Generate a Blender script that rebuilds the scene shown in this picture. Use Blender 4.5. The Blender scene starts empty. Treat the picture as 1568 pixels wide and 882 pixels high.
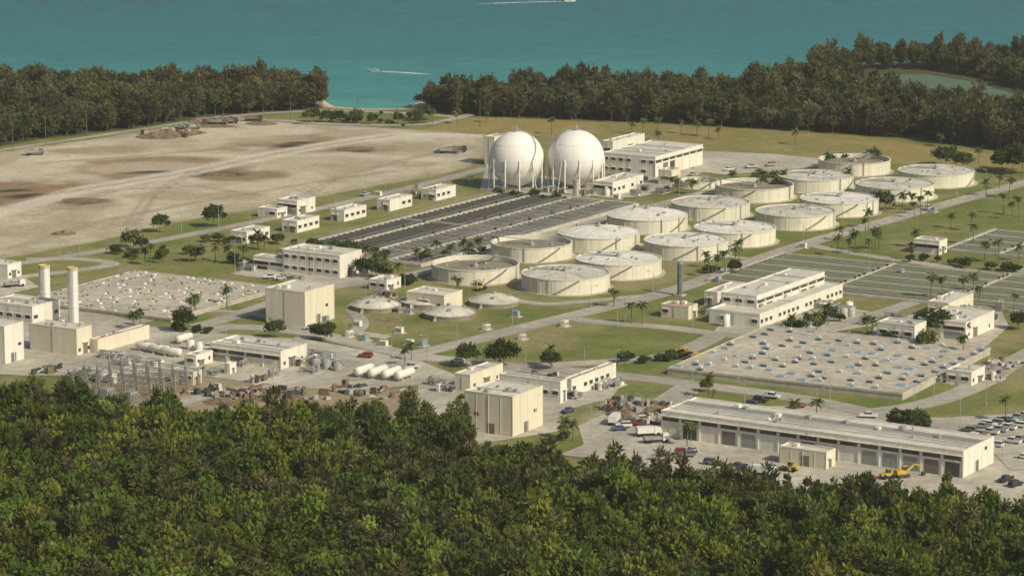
import bpy, math, random
import numpy as np
from mathutils import Vector, noise as mn
R=random.Random(7)
# ---------------------------------------------------------------- survey: photo point -> ground plane (metres)
F=5100.0; H=222.0; PIT=math.radians(10.72); CP,SP=math.cos(PIT),math.sin(PIT)
def site(x,y,z=0.0):
    kx=(x-784)/F; ky=(y-441)/F
    dy=CP-ky*SP; dz=-SP-ky*CP
    t=(z-H)/dz
    return (kx*t, dy*t)
def depth(X,Y,z=0): return Y*CP+(H-z)*SP
def ppm(x,y):
    X,Y=site(x,y); return F/depth(X,Y)
TH=math.radians(59.0)
def ext(N,ang,px):
    k=(px-784)/F; ux,uy=math.cos(ang),math.sin(ang)
    return (k*depth(N[0],N[1])-N[0])/(ux-k*uy*CP)
sc=bpy.context.scene
COL=sc.collection
# ---------------------------------------------------------------- materials
def M(name,col,rough=.85,amt=.12,scale=.4,streak=False,spec=.25,metal=0,bump=0,inst=0,big=0.0,trans=0,hue=None):
    m=bpy.data.materials.new(name); m.use_nodes=True; nt=m.node_tree; nd=nt.nodes; L=nt.links
    b=nd['Principled BSDF']; b.inputs['Roughness'].default_value=rough
    b.inputs['Specular IOR Level'].default_value=spec; b.inputs['Metallic'].default_value=metal
    geo=nd.new('ShaderNodeNewGeometry'); mp=nd.new('ShaderNodeMapping')
    L.new(geo.outputs['Position'],mp.inputs[0])
    if streak: mp.inputs['Scale'].default_value=(1,1,.08)
    n=nd.new('ShaderNodeTexNoise'); n.inputs['Scale'].default_value=scale; n.inputs['Detail'].default_value=2 if trans else 6; n.inputs['Roughness'].default_value=.65
    L.new(mp.outputs[0],n.inputs['Vector'])
    mr=nd.new('ShaderNodeMapRange'); mr.inputs[1].default_value=.3; mr.inputs[2].default_value=.7
    mr.inputs[3].default_value=1-amt; mr.inputs[4].default_value=1+amt
    L.new(n.outputs[0],mr.inputs[0])
    val=mr.outputs[0]
    def mul(a,bv):
        q=nd.new('ShaderNodeMath'); q.operation='MULTIPLY'; L.new(a,q.inputs[0]); L.new(bv,q.inputs[1]); return q.outputs[0]
    if big:
        n2=nd.new('ShaderNodeTexNoise'); n2.inputs['Scale'].default_value=.03; n2.inputs['Detail'].default_value=3
        L.new(geo.outputs['Position'],n2.inputs['Vector'])
        r2=nd.new('ShaderNodeMapRange'); r2.inputs[1].default_value=.3; r2.inputs[2].default_value=.7; r2.inputs[3].default_value=1-big; r2.inputs[4].default_value=1+big
        L.new(n2.outputs[0],r2.inputs[0]); val=mul(val,r2.outputs[0])
    vm=nd.new('ShaderNodeVectorMath'); vm.operation='SCALE'; vm.inputs[0].default_value=col[:3]
    if inst:
        oi=nd.new('ShaderNodeObjectInfo'); r3=nd.new('ShaderNodeMapRange'); r3.inputs[3].default_value=1-inst; r3.inputs[4].default_value=1+inst
        L.new(oi.outputs['Random'],r3.inputs[0]); val=mul(val,r3.outputs[0])
        if hue:
            cr=nd.new('ShaderNodeValToRGB'); e=cr.color_ramp.elements; e[0].color=(*hue[0],1); e[1].color=(*hue[-1],1)
            for i,h_ in enumerate(hue[1:-1]): x=e.new((i+1)/(len(hue)-1)); x.color=(*h_,1)
            fr=nd.new('ShaderNodeMath'); fr.operation='MULTIPLY'; fr.inputs[1].default_value=7.31; L.new(oi.outputs['Random'],fr.inputs[0])
            f2=nd.new('ShaderNodeMath'); f2.operation='FRACT'; L.new(fr.outputs[0],f2.inputs[0]); L.new(f2.outputs[0],cr.inputs[0]); L.new(cr.outputs[0],vm.inputs[0])
    L.new(val,vm.inputs['Scale']); L.new(vm.outputs[0],b.inputs['Base Color'])
    if bump:
        bp=nd.new('ShaderNodeBump'); bp.inputs['Strength'].default_value=bump; bp.inputs['Distance'].default_value=.3
        L.new(n.outputs[0],bp.inputs['Height']); L.new(bp.outputs[0],b.inputs['Normal'])
    if trans:
        df=nd.new('ShaderNodeBsdfDiffuse'); L.new(vm.outputs[0],df.inputs[0]); nd.remove(b)
        tr=nd.new('ShaderNodeBsdfTranslucent'); L.new(vm.outputs[0],tr.inputs[0]); mx=nd.new('ShaderNodeMixShader'); mx.inputs[0].default_value=trans
        L.new(df.outputs[0],mx.inputs[1]); L.new(tr.outputs[0],mx.inputs[2]); L.new(mx.outputs[0],nd['Material Output'].inputs[0])
    return m
CREAM=M('cream_painted_wall',(.66,.61,.47),amt=.10,scale=.5,streak=True)
WHITEW=M('white_painted_wall',(.69,.66,.565),amt=.12,scale=.5,streak=True)
TANKW=M('tank_wall_paint',(.66,.625,.50),amt=.13,scale=.5,streak=True,big=.06)
SPH=M('sphere_white_paint',(.76,.745,.69),rough=.6,amt=.05,scale=.2)
ROOF=M('roof_membrane',(.57,.545,.47),amt=.18,scale=.35,big=.1)
ROOFG=M('roof_gravel',(.45,.405,.32),amt=.28,scale=.35,big=.15)
ROOFR=M('red_roof_coating',(.42,.27,.20),amt=.25,scale=.5)
GLASS=M('dark_window_glass',(.05,.055,.055),rough=.25,amt=.3,scale=1,spec=.5)
DOOR=M('roller_door',(.17,.165,.14),amt=.2,scale=1)
CONC=M('concrete',(.45,.42,.345),amt=.22,scale=.35,big=.1)
CONCD=M('stained_concrete',(.24,.22,.165),amt=.3,scale=.4)
COVW=M('white_tank_cover',(.67,.65,.58),amt=.14,scale=.3)
COVG=M('grey_tank_cover',(.52,.50,.43),amt=.30,scale=.18)
COVD=M('sludge_surface',(.24,.22,.16),amt=.35,scale=.2)
STEEL=M('galvanised_steel',(.38,.38,.35),rough=.5,amt=.15,scale=1,metal=.2)
DARKM=M('dark_machinery',(.06,.06,.055),amt=.4,scale=1)
GREY=M('grey_machinery',(.28,.29,.26),amt=.25,scale=1)
BLUEH=M('blue_grey_hatch',(.23,.31,.37),amt=.4,scale=.5)
BLUEP=M('blue_paint',(.12,.21,.30),amt=.2,scale=1)
WHITEP=M('white_vehicle_paint',(.70,.69,.65),rough=.4,amt=.05,spec=.5)
RUST=M('rusty_scrap',(.20,.13,.08),amt=.5,scale=1.2)
YEL=M('yellow_machine_paint',(.52,.36,.04),rough=.5,amt=.15,scale=1)
TIRE=M('tyre_rubber',(.02,.02,.02),amt=.2)
BARK=M('bark',(.15,.125,.095),amt=.3,scale=2)
DIRT=M('dirt_pile_soil',(.18,.13,.08),amt=.35,scale=.4)
ROAD=M('weathered_asphalt',(.37,.345,.28),amt=.22,scale=.3,big=.22)
KERB=M('kerb_concrete',(.46,.42,.34),amt=.1,scale=.5)
PAVE=M('concrete_yard',(.42,.39,.315),amt=.24,scale=.25,big=.22)
PAINT=M('road_marking_paint',(.7,.7,.66),amt=.15)
BASW=M('dark_basin_water',(.040,.042,.034),rough=.35,amt=.3,scale=.3,spec=.3)
CLARW=M('green_clarifier_water',(.115,.14,.055),rough=.5,amt=.3,scale=.2,spec=.2)
LEAFN=M('leaf_near_broad',(.10,.13,.03),amt=.3,scale=.15,inst=.30,big=.28,trans=.38,hue=[(.085,.140,.024),(.125,.175,.030),(.155,.165,.036),(.075,.115,.026),(.115,.160,.028)])
LEAFY=M('leaf_near_light',(.15,.165,.03),amt=.3,scale=.15,inst=.25,big=.2,trans=.38,hue=[(.17,.215,.034),(.225,.220,.045),(.14,.20,.030)])
LEAFP=M('leaf_pine',(.105,.11,.045),amt=.3,scale=.15,inst=.28,big=.2,trans=.38,hue=[(.115,.140,.042),(.165,.150,.065),(.105,.140,.036),(.14,.15,.05)])
LEAFF=M('leaf_far_pine',(.12,.12,.055),amt=.3,scale=.08,inst=.25,big=.2,trans=.38,hue=[(.115,.130,.048),(.150,.140,.064),(.130,.130,.056),(.100,.126,.040)])
LEAFD=M('leaf_shrub',(.085,.115,.034),amt=.4,scale=.6,inst=.3,trans=.38)
FROND=M('palm_frond',(.10,.125,.04),amt=.35,scale=1,inst=.2,trans=.25)
def carpaint(n,c): return M('car_paint_'+n,c,rough=.3,amt=.05,spec=.5)
CP_=[WHITEP,WHITEP,carpaint('silver',(.45,.46,.46)),carpaint('black',(.03,.03,.035)),carpaint('red',(.25,.05,.04)),carpaint('blue',(.06,.10,.18)),carpaint('beige',(.40,.36,.27)),carpaint('grey',(.16,.17,.17))]
# ---------------------------------------------------------------- mesh builder
class B:
    def __init__(s): s.v=[]; s.f=[]; s.m=[]; s.p=[]; s.mats=[]; s.cur=0; s.part='body'; s.smooth=[]; s.sm=False
    def use(s,mat,part=None,smooth=False):
        if mat not in s.mats: s.mats.append(mat)
        s.cur=s.mats.index(mat); s.part=part or mat.name; s.sm=smooth; return s
    def add(s,vs,fs):
        o=len(s.v); s.v+=[tuple(a) for a in vs]
        for f in fs: s.f.append([i+o for i in f]); s.m.append(s.cur); s.p.append(s.part); s.smooth.append(s.sm)
    def box(s,x0,x1,y0,y1,z0,z1):
        s.add([(x0,y0,z0),(x1,y0,z0),(x1,y1,z0),(x0,y1,z0),(x0,y0,z1),(x1,y0,z1),(x1,y1,z1),(x0,y1,z1)],
              [(0,3,2,1),(4,5,6,7),(0,1,5,4),(1,2,6,5),(2,3,7,6),(3,0,4,7)])
    def rbox(s,cx,cy,lx,ly,z0,z1,a=0,taper=1.0):
        c,n=math.cos(a),math.sin(a); vs=[]
        for z,t in((z0,1),(z1,taper)):
            for dx,dy in((-1,-1),(1,-1),(1,1),(-1,1)):
                x=dx*lx/2*t;y=dy*ly/2*t; vs.append((cx+x*c-y*n,cy+x*n+y*c,z))
        s.add(vs,[(0,3,2,1),(4,5,6,7),(0,1,5,4),(1,2,6,5),(2,3,7,6),(3,0,4,7)])
    def lathe(s,prof,n=48,cx=0,cy=0):
        vs=[];fs=[]
        for r,z in prof:
            for i in range(n):
                a=2*math.pi*i/n; vs.append((cx+r*math.cos(a),cy+r*math.sin(a),z))
        for j in range(len(prof)-1):
            for i in range(n):
                k=(i+1)%n; fs.append((j*n+i,j*n+k,(j+1)*n+k,(j+1)*n+i))
        s.add(vs,fs)
    def cyl(s,cx,cy,z0,z1,r,n=12,r2=None):
        r2=r if r2 is None else r2
        s.lathe([(0.001,z0),(r,z0),(r2,z1),(0.001,z1)],n,cx,cy)
    def tube(s,p,q,r,n=5,r2=None):
        r2=r if r2 is None else r2
        p=Vector(p);q=Vector(q);d=(q-p)
        if d.length<1e-6:return
        d.normalize(); a=d.orthogonal().normalized(); b=d.cross(a)
        vs=[p+(a*math.cos(2*math.pi*i/n)+b*math.sin(2*math.pi*i/n))*r for i in range(n)]
        vs+=[q+(a*math.cos(2*math.pi*i/n)+b*math.sin(2*math.pi*i/n))*r2 for i in range(n)]
        s.add(vs,[(i,(i+1)%n,n+(i+1)%n,n+i) for i in range(n)]+[tuple(range(n))[::-1],tuple(range(n,2*n))])
    def prism(s,prof,y0,y1,axis='y'):
        n=len(prof); vs=[(x,y0,z) for x,z in prof]+[(x,y1,z) for x,z in prof]
        s.add(vs,[tuple(range(n)),tuple(range(n,2*n))[::-1]]+[(i,n+i,n+(i+1)%n,(i+1)%n) for i in range(n)])
    def mesh(s,name,part=None):
        me=bpy.data.meshes.new(name)
        if part is None: F_=s.f;m=s.m;sm=s.smooth
        else:
            ix=[i for i,p in enumerate(s.p) if p==part]; F_=[s.f[i] for i in ix]; m=[s.m[i] for i in ix]; sm=[s.smooth[i] for i in ix]
        used=sorted(set(m)); 
        if part is None: V=s.v; FF=F_
        else:
            vi={};V=[];FF=[]
            for f in F_:
                g=[]
                for i in f:
                    if i not in vi: vi[i]=len(V);V.append(s.v[i])
                    g.append(vi[i])
                FF.append(g)
        me.from_pydata(V,[],FF)
        for u in used: me.materials.append(s.mats[u])
        me.polygons.foreach_set('material_index',[used.index(a) for a in m])
        me.polygons.foreach_set('use_smooth',sm)
        me.update(); return me
    def single(s,name,loc=(0,0,0),rot=0,scale=1):
        o=bpy.data.objects.new(name,s.mesh(name)); COL.objects.link(o); o.location=loc; o.rotation_euler=(0,0,rot); o.scale=(scale,)*3; return o
    def parts(s,name,loc=(0,0,0),rot=0):
        e=bpy.data.objects.new(name,None); COL.objects.link(e); e.location=loc; e.rotation_euler=(0,0,rot); e.empty_display_size=.5
        seen=[]
        for p in s.p:
            if p not in seen: seen.append(p)
        for p in seen:
            o=bpy.data.objects.new(p,s.mesh(p,p)); COL.objects.link(o); o.parent=e
        return e
def put(name,me,loc,rot=0,scale=1):
    o=bpy.data.objects.new(name,me); COL.objects.link(o); o.location=loc; o.rotation_euler=(0,0,rot)
    o.scale=scale if isinstance(scale,tuple) else (scale,)*3; return o
# ---------------------------------------------------------------- ground
rs=np.random.RandomState(3)
_tab=rs.rand(256,256)
def vnoise(x,y):
    xi=np.floor(x).astype(int);yi=np.floor(y).astype(int);fx=x-xi;fy=y-yi
    fx=fx*fx*(3-2*fx);fy=fy*fy*(3-2*fy)
    g=lambda a,b:_tab[a%256,b%256]
    return (g(xi,yi)*(1-fx)+g(xi+1,yi)*fx)*(1-fy)+(g(xi,yi+1)*(1-fx)+g(xi+1,yi+1)*fx)*fy
def fbm(x,y,s,o=4):
    v=0;a=.5;t=0
    for i in range(o): v=v+a*vnoise(x/s+17*i,y/s+31*i); t+=a; a*=.5; s/=2.1
    return v/t
def sdist(P,X,Y):
    ins=np.zeros(X.shape,bool); d=np.full(X.shape,1e9)
    n=len(P)
    for i in range(n):
        x0,y0=P[i];x1,y1=P[(i+1)%n]
        c=((y0>Y)!=(y1>Y))
        xx=(x1-x0)*(Y-y0)/((y1-y0) if abs(y1-y0)>1e-9 else 1e-9)+x0
        ins^=(c&(X<xx))
        dx,dy=x1-x0,y1-y0; L2=dx*dx+dy*dy+1e-9
        t=np.clip(((X-x0)*dx+(Y-y0)*dy)/L2,0,1)
        d=np.minimum(d,np.hypot(X-x0-t*dx,Y-y0-t*dy))
    return np.where(ins,d,-d)
def ldist(P,X,Y):
    d=np.full(X.shape,1e9)
    for i in range(len(P)-1):
        x0,y0=P[i];x1,y1=P[i+1];dx,dy=x1-x0,y1-y0
        t=np.clip(((X-x0)*dx+(Y-y0)*dy)/(dx*dx+dy*dy+1e-9),0,1)
        d=np.minimum(d,np.hypot(X-x0-t*dx,Y-y0-t*dy))
    return d
S=lambda L:[site(*p) for p in L]
LAND=S([(-150,118),(0,128),(200,138),(400,146),(490,152),(506,163),(560,167),(632,165),(642,156),(750,149),(900,147),(1100,142),(1195,128),(1190,117),(1215,117),(1232,112),(1228,100),(1400,96),(1700,90)])+[(3000,1900),(3000,-3000),(-3000,-3000),(-3000,1750)]
LAGOON=S([(1335,112),(1420,112),(1500,124),(1568,146),(1700,165),(1700,192),(1568,184),(1450,166),(1360,146),(1325,128)])
ISLE=S([(50,-1),(285,-1),(285,-9),(50,-9)])
SAND=S([(-80,247),(0,233),(100,219),(200,205),(330,184),(350,181),(450,184),(520,192),(640,199),(742,207),(742,240),(700,262),(560,288),(400,318),(250,345),(150,370),(0,396),(-80,408)])
FIELD=S([(640,200),(700,181),(760,178),(900,182),(1100,192),(1300,207),(1540,238),(1700,250),(1700,268),(1400,254),(1250,241),(1080,230),(990,212),(930,216),(742,205)])
FOR_N=S([(-160,636),(0,634),(70,638),(100,648),(180,664),(300,682),(400,684),(520,680),(640,690),(700,722),(800,742),(900,748),(1000,762),(1100,782),(1250,792),(1400,808),(1568,825),(1740,840),(1740,1000),(-160,1000)])
FOR_L=S([(-140,140),(0,146),(200,148),(400,150),(490,156),(503,166),(440,172),(330,178),(200,198),(70,213),(0,225),(-140,245)])
FOR_R=S([(640,163),(750,157),(900,156),(1100,152),(1200,144),(1290,140),(1325,146),(1360,160),(1450,178),(1568,196),(1700,206),(1700,254),(1568,237),(1400,213),(1180,199),(1000,189),(800,182),(700,177),(645,168)])
FOR_R2=S([(1236,103),(1400,99),(1700,94),(1700,158),(1568,140),(1500,119),(1420,108),(1335,108),(1290,124),(1245,120)])
xs=np.array([-3000,-1800,-1000,-600,-450,-380]+list(np.arange(-340,341,2.0))+[380,450,600,1000,1800,3000])
ys=np.array([-3000,-1200,0,400,600,690]+list(np.arange(740,1900,3.0))+list(np.arange(1900,2260,6.0))+[2400,3000,5000,9000])
X,Y=np.meshgrid(xs,ys)
wob=(fbm(X,Y,22)-.5)*14; wob2=(fbm(X+500,Y,9)-.5)*6
dl=np.maximum(sdist(LAND,X,Y),sdist(ISLE,X,Y)); dl=np.minimum(dl,-sdist(LAGOON,X,Y))+wob*.25
Z=np.clip(dl/3,-2.2,0.0)
n1=fbm(X,Y,60);n2=fbm(X+900,Y+300,14);n3=fbm(X,Y+700,4,2);n4=fbm(X-300,Y*.6+100,30)
C=np.zeros(X.shape+(3,))
def blend(mask,col):
    global C; C=C*(1-mask[...,None])+np.array(col)*mask[...,None]
st=lambda a,lo,hi:(lambda t:t*t*(3-2*t))(np.clip((a-lo)/(hi-lo),0,1))
C[:]=(.160,.180,.052)
blend(st(n1,.42,.62)*.6,(.215,.205,.075)); blend(st(n2,.5,.72)*.6,(.27,.235,.12)); blend(st(n2,.5,.22)*.6,(.115,.148,.036)); blend(st(n4,.56,.72)*.55,(.29,.24,.13))
m=st(sdist(FIELD,X,Y)+wob2,-1,3); blend(m,(.27,.22,.082)); blend(m*st(n1,.45,.65)*.7,(.205,.19,.066)); blend(m*st(n2,.5,.8)*.6,(.32,.255,.125))
sd=sdist(SAND,X,Y)+wob2*.7; m=st(sd,-1,2.5); blend(m,(.50,.445,.33)); blend(m*st(n1,.45,.62)*.7,(.40,.34,.235)); blend(m*st(n2,.5,.75)*.4,(.56,.505,.395)); blend(m*st(n2,.45,.2)*.45,(.31,.26,.175)); blend(m*st(n4,.55,.70)*.5,(.35,.285,.19)); blend(st(sd,10,1)*m*st(n2,.35,.6)*.6,(.27,.245,.12))
def ell(cx,cy,rx,ry,col,s=1.0,soft=.7):
    x,y=site(cx,cy); p=ppm(cx,cy); a=rx/p; b=ry/(p*H/math.hypot(y,H))
    d=np.sqrt(((X-x+wob*.7)/a)**2+((Y-y+wob*1.2)/b)**2); blend(s*st(d+(n2-.5)*.5,1.15,soft),col)
ell(245,256,150,20,(.26,.185,.105),.85); ell(215,257,95,9,(.45,.38,.27),.8); ell(25,297,125,23,(.24,.165,.09),.92); ell(455,222,95,14,(.25,.18,.105),.88)
ell(360,270,85,10,(.23,.165,.095),.88); ell(150,230,75,7,(.31,.25,.165),.8); ell(420,214,60,5,(.42,.36,.25),.6)
ell(620,225,70,9,(.33,.27,.18),.7); ell(560,205,60,5,(.36,.30,.20),.7); ell(300,300,120,8,(.35,.29,.19),.7); ell(90,350,110,10,(.38,.32,.225),.6); ell(620,250,80,7,(.36,.31,.215),.7); ell(545,230,70,8,(.30,.235,.15),.75); ell(130,312,70,9,(.33,.26,.165),.8)
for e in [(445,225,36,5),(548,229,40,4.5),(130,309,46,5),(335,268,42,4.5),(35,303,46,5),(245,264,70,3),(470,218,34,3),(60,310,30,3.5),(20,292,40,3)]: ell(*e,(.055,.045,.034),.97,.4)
LR=S([(-60,340),(0,325),(130,290),(300,262),(420,236),(500,222),(600,208),(740,207)])
m=st(ldist(LR,X,Y)+wob2*.4,11,4)*st(sd,-1,2); blend(m*.9,(.58,.525,.415))
LR=S([(90,245),(250,236),(400,240),(520,236),(700,246)]); m=st(ldist(LR,X,Y)+wob2*.4,9,3)*st(sd,-1,2); blend(m*.7,(.56,.50,.39))
for off in (-1.6,1.6):
    for LL in ([(-60,330),(60,300),(130,290),(300,262),(420,236),(500,222),(600,208)],[(200,345),(230,300),(300,262)],[(450,310),(520,270),(640,240),(735,225)],[(20,380),(150,340),(300,310),(480,280),(600,262)],[(60,250),(200,240),(380,225),(520,200)],[(400,300),(300,285),(180,290),(60,330)]):
        P=[(a+off,b_) for a,b_ in S(LL)]; blend(st(ldist(P,X,Y)+wob2*.15,1.6,.3)*.6*st(sd,-1,2),(.28,.23,.16))
for P,c,a in [(S([(120,585),(250,560),(420,575),(560,590),(720,600),(720,720),(560,680),(400,675),(250,660),(120,640)]),(.33,.27,.185),.8),
              (S([(900,640),(960,612),(1060,608),(1110,640),(1040,672),(950,668)]),(.34,.29,.21),.7)]:
    blend(st(sdist(P,X,Y)+wob,-3,4)*a,c)
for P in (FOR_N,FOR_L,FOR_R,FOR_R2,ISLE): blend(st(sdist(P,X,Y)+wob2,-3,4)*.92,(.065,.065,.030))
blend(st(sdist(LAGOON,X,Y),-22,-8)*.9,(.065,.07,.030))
beach=st(dl,6,1.5)*st(sdist(S([(480,200),(480,140),(660,140),(660,200)]),X,Y),-5,5); blend(beach,(.54,.48,.36))
C*= (0.86+.28*n3)[...,None]
ny,nx=X.shape
me=bpy.data.meshes.new('ground'); co=np.stack([X,Y,Z],-1).reshape(-1,3)
ii=np.arange(ny*nx).reshape(ny,nx); fc=np.stack([ii[:-1,:-1],ii[:-1,1:],ii[1:,1:],ii[1:,:-1]],-1).reshape(-1,4)
me.vertices.add(len(co)); me.vertices.foreach_set('co',co.ravel()); me.loops.add(fc.size); me.loops.foreach_set('vertex_index',fc.ravel().astype(np.int32))
me.polygons.add(len(fc)); me.polygons.foreach_set('loop_start',np.arange(0,fc.size,4,dtype=np.int32)); me.polygons.foreach_set('loop_total',np.full(len(fc),4,dtype=np.int32))
me.update(calc_edges=True)
ca=me.color_attributes.new('albedo','FLOAT_COLOR','POINT'); ca.data.foreach_set('color',np.concatenate([C.reshape(-1,3),np.ones((len(co),1))],1).ravel())
g=bpy.data.materials.new('ground_soil_and_grass'); g.use_nodes=True; nt=g.node_tree; nd=nt.nodes
at=nd.new('ShaderNodeVertexColor'); at.layer_name='albedo'; geo=nd.new('ShaderNodeNewGeometry')
n=nd.new('ShaderNodeTexNoise'); n.inputs['Scale'].default_value=.45; n.inputs['Detail'].default_value=7; n.inputs['Roughness'].default_value=.7; nt.links.new(geo.outputs['Position'],n.inputs['Vector'])
mr=nd.new('ShaderNodeMapRange'); mr.inputs[1].default_value=.3;mr.inputs[2].default_value=.7;mr.inputs[3].default_value=.75;mr.inputs[4].default_value=1.25; nt.links.new(n.outputs[0],mr.inputs[0])
vm=nd.new('ShaderNodeVectorMath'); vm.operation='SCALE'; nt.links.new(at.outputs[0],vm.inputs[0]); nt.links.new(mr.outputs[0],vm.inputs['Scale'])
bb=nd['Principled BSDF']; bb.inputs['Roughness'].default_value=.95; bb.inputs['Specular IOR Level'].default_value=.1; nt.links.new(vm.outputs[0],bb.inputs['Base Color'])
me.materials.append(g); put('ground',me,(0,0,0))
# water
wm=bpy.data.materials.new('sea_water'); wm.use_nodes=True; nt=wm.node_tree; nd=nt.nodes; L=nt.links; bb=nd['Principled BSDF']
geo=nd.new('ShaderNodeNewGeometry'); sx=nd.new('ShaderNodeSeparateXYZ'); L.new(geo.outputs['Position'],sx.inputs[0])
n=nd.new('ShaderNodeTexNoise'); mp=nd.new('ShaderNodeMapping'); mp.inputs['Scale'].default_value=(.006,.02,1); L.new(geo.outputs['Position'],mp.inputs[0]); L.new(mp.outputs[0],n.inputs['Vector']); n.inputs['Scale'].default_value=1; n.inputs['Detail'].default_value=5
ad=nd.new('ShaderNodeMath'); ad.operation='MULTIPLY_ADD'; ad.inputs[1].default_value=260; L.new(n.outputs[0],ad.inputs[0]); L.new(sx.outputs[1],ad.inputs[2])
mr=nd.new('ShaderNodeMapRange'); mr.inputs[1].default_value=1740;mr.inputs[2].default_value=2450; L.new(ad.outputs[0],mr.inputs[0])
cr=nd.new('ShaderNodeValToRGB'); e=cr.color_ramp.elements; e[0].position=0; e[0].color=(.12,.34,.29,1); e[1].position=1; e[1].color=(.038,.135,.160,1)
q=e.new(.16); q.color=(.060,.245,.235,1); q=e.new(.45); q.color=(.042,.180,.195,1)
L.new(mr.outputs[0],cr.inputs[0])
nf=nd.new('ShaderNodeTexNoise'); mp2=nd.new('ShaderNodeMapping'); mp2.inputs['Scale'].default_value=(.08,.20,1); L.new(geo.outputs['Position'],mp2.inputs[0]); L.new(mp2.outputs[0],nf.inputs['Vector']); nf.inputs['Scale'].default_value=1; nf.inputs['Detail'].default_value=6; nf.inputs['Roughness'].default_value=.75
mr2=nd.new('ShaderNodeMapRange'); mr2.inputs[1].default_value=.3;mr2.inputs[2].default_value=.7;mr2.inputs[3].default_value=.76;mr2.inputs[4].default_value=1.24; L.new(nf.outputs[0],mr2.inputs[0])
vm=nd.new('ShaderNodeVectorMath'); vm.operation='SCALE'; L.new(cr.outputs[0],vm.inputs[0]); L.new(mr2.outputs[0],vm.inputs['Scale']); L.new(vm.outputs[0],bb.inputs['Base Color'])
bb.inputs['Roughness'].default_value=.6; bb.inputs['Specular IOR Level'].default_value=.12
bp=nd.new('ShaderNodeBump'); bp.inputs['Strength'].default_value=.6; bp.inputs['Distance'].default_value=.6; L.new(nf.outputs[0],bp.inputs['Height']); L.new(bp.outputs[0],bb.inputs['Normal'])
b=B(); b.use(wm); b.add([(-9000,-3000,-.7),(9000,-3000,-.7),(9000,30000,-.7),(-9000,30000,-.7)],[(0,1,2,3)]); b.single('water')
b=B(); b.use(M('lagoon_water_green',(.11,.17,.115),rough=.6,amt=.15,scale=.1,spec=.12)); P=S([(1290,100),(1420,100),(1520,112),(1600,140),(1750,160),(1750,200),(1568,195),(1450,176),(1340,155),(1290,135)]); b.add([(x,y,-.6) for x,y in P],[tuple(range(len(P)))]); b.single('lagoon_water')
# ---------------------------------------------------------------- roads & yards
def ribbon(b,pts,w,z):
    P=[Vector((x,y)) for x,y in pts]
    for _ in range(2):
        Q=[P[0]]
        for i in range(len(P)-1): Q+= [P[i]*.75+P[i+1]*.25,P[i]*.25+P[i+1]*.75]
        Q.append(P[-1]); P=Q
    vs=[]
    for i,p in enumerate(P):
        d=(P[min(i+1,len(P)-1)]-P[max(i-1,0)]).normalized(); nrm=Vector((-d.y,d.x))
        vs+=[(*(p+nrm*w/2),z),(*(p-nrm*w/2),z)]
    b.add(vs,[(2*i,2*i+1,2*i+3,2*i+2) for i in range(len(P)-1)])
roads=[([(-80,425),(0,407),(60,400),(200,377),(330,352),(480,322),(620,290),(745,258)],6),
([(40,398),(120,396),(185,404),(120,415),(30,424),(-60,440)],6),
([(300,500),(340,490),(400,470),(470,446),(560,432),(640,420),(740,392),(860,350),(960,325),(1060,302),(1130,280),(1240,262)],7),
([(120,560),(230,535),(330,500),(400,502),(480,510),(530,522),(620,543),(720,556),(810,562),(960,576),(1090,592),(1230,610),(1330,632),(1420,648),(1600,668)],9),
([(610,548),(700,528),(870,484),(1000,455),(1090,425),(1160,398),(1230,374),(1330,346),(1430,318),(1570,280),(1680,250)],8),
([(860,486),(920,495),(1010,500),(1100,512),(1180,520),(1330,538)],7),
([(1100,512),(1070,528),(1030,545),(940,554),(800,562)],7),
([(470,506),(440,494),(400,482),(330,476),(280,478),(180,500)],5),
([(820,560),(760,575),(700,595),(640,612)],8),
([(640,548),(560,575),(470,590),(330,600),(200,640)],7),
([(760,455),(830,468),(900,462),(1000,452)],5),
([(1230,374),(1300,388),(1420,405),(1568,428),(1680,445)],6),
([(1180,520),(1290,500),(1400,462),(1480,440),(1580,412),(1650,395)],6),
([(1330,632),(1420,620),(1500,590),(1540,560),(1600,530)],8),
([(880,700),(930,678),(985,640),(1060,590)],9),
([(330,180),(400,184),(480,190),(640,194),(690,184),(720,176)],6),
([(-80,245),(0,231),(120,213),(230,197),(330,181),(430,172),(520,170),(620,174),(700,180)],5),
([(540,512),(560,495),(530,470),(600,445)],4),
([(1430,318),(1380,305),(1300,285),(1240,262)],5),
([(1150,398),(1050,385),(960,372)],4),
([(330,565),(420,540),(470,515)],5),
([(1420,648),(1480,660),(1540,690),(1568,720)],8)]
b=B()
for i,(p,w) in enumerate(roads):
    b.use(KERB,'kerb'); ribbon(b,S(p),w+.8,.03+i*.004)
for i,(p,w) in enumerate(roads):
    b.use(ROAD,'carriageway'); ribbon(b,S(p),w,.15+i*.005)
b.parts('road')
b=B()
def poly(b,pts,z): b.add([(x,y,z) for x,y in pts],[tuple(range(len(pts)))])
b.use(PAVE,'concrete_apron')
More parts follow.
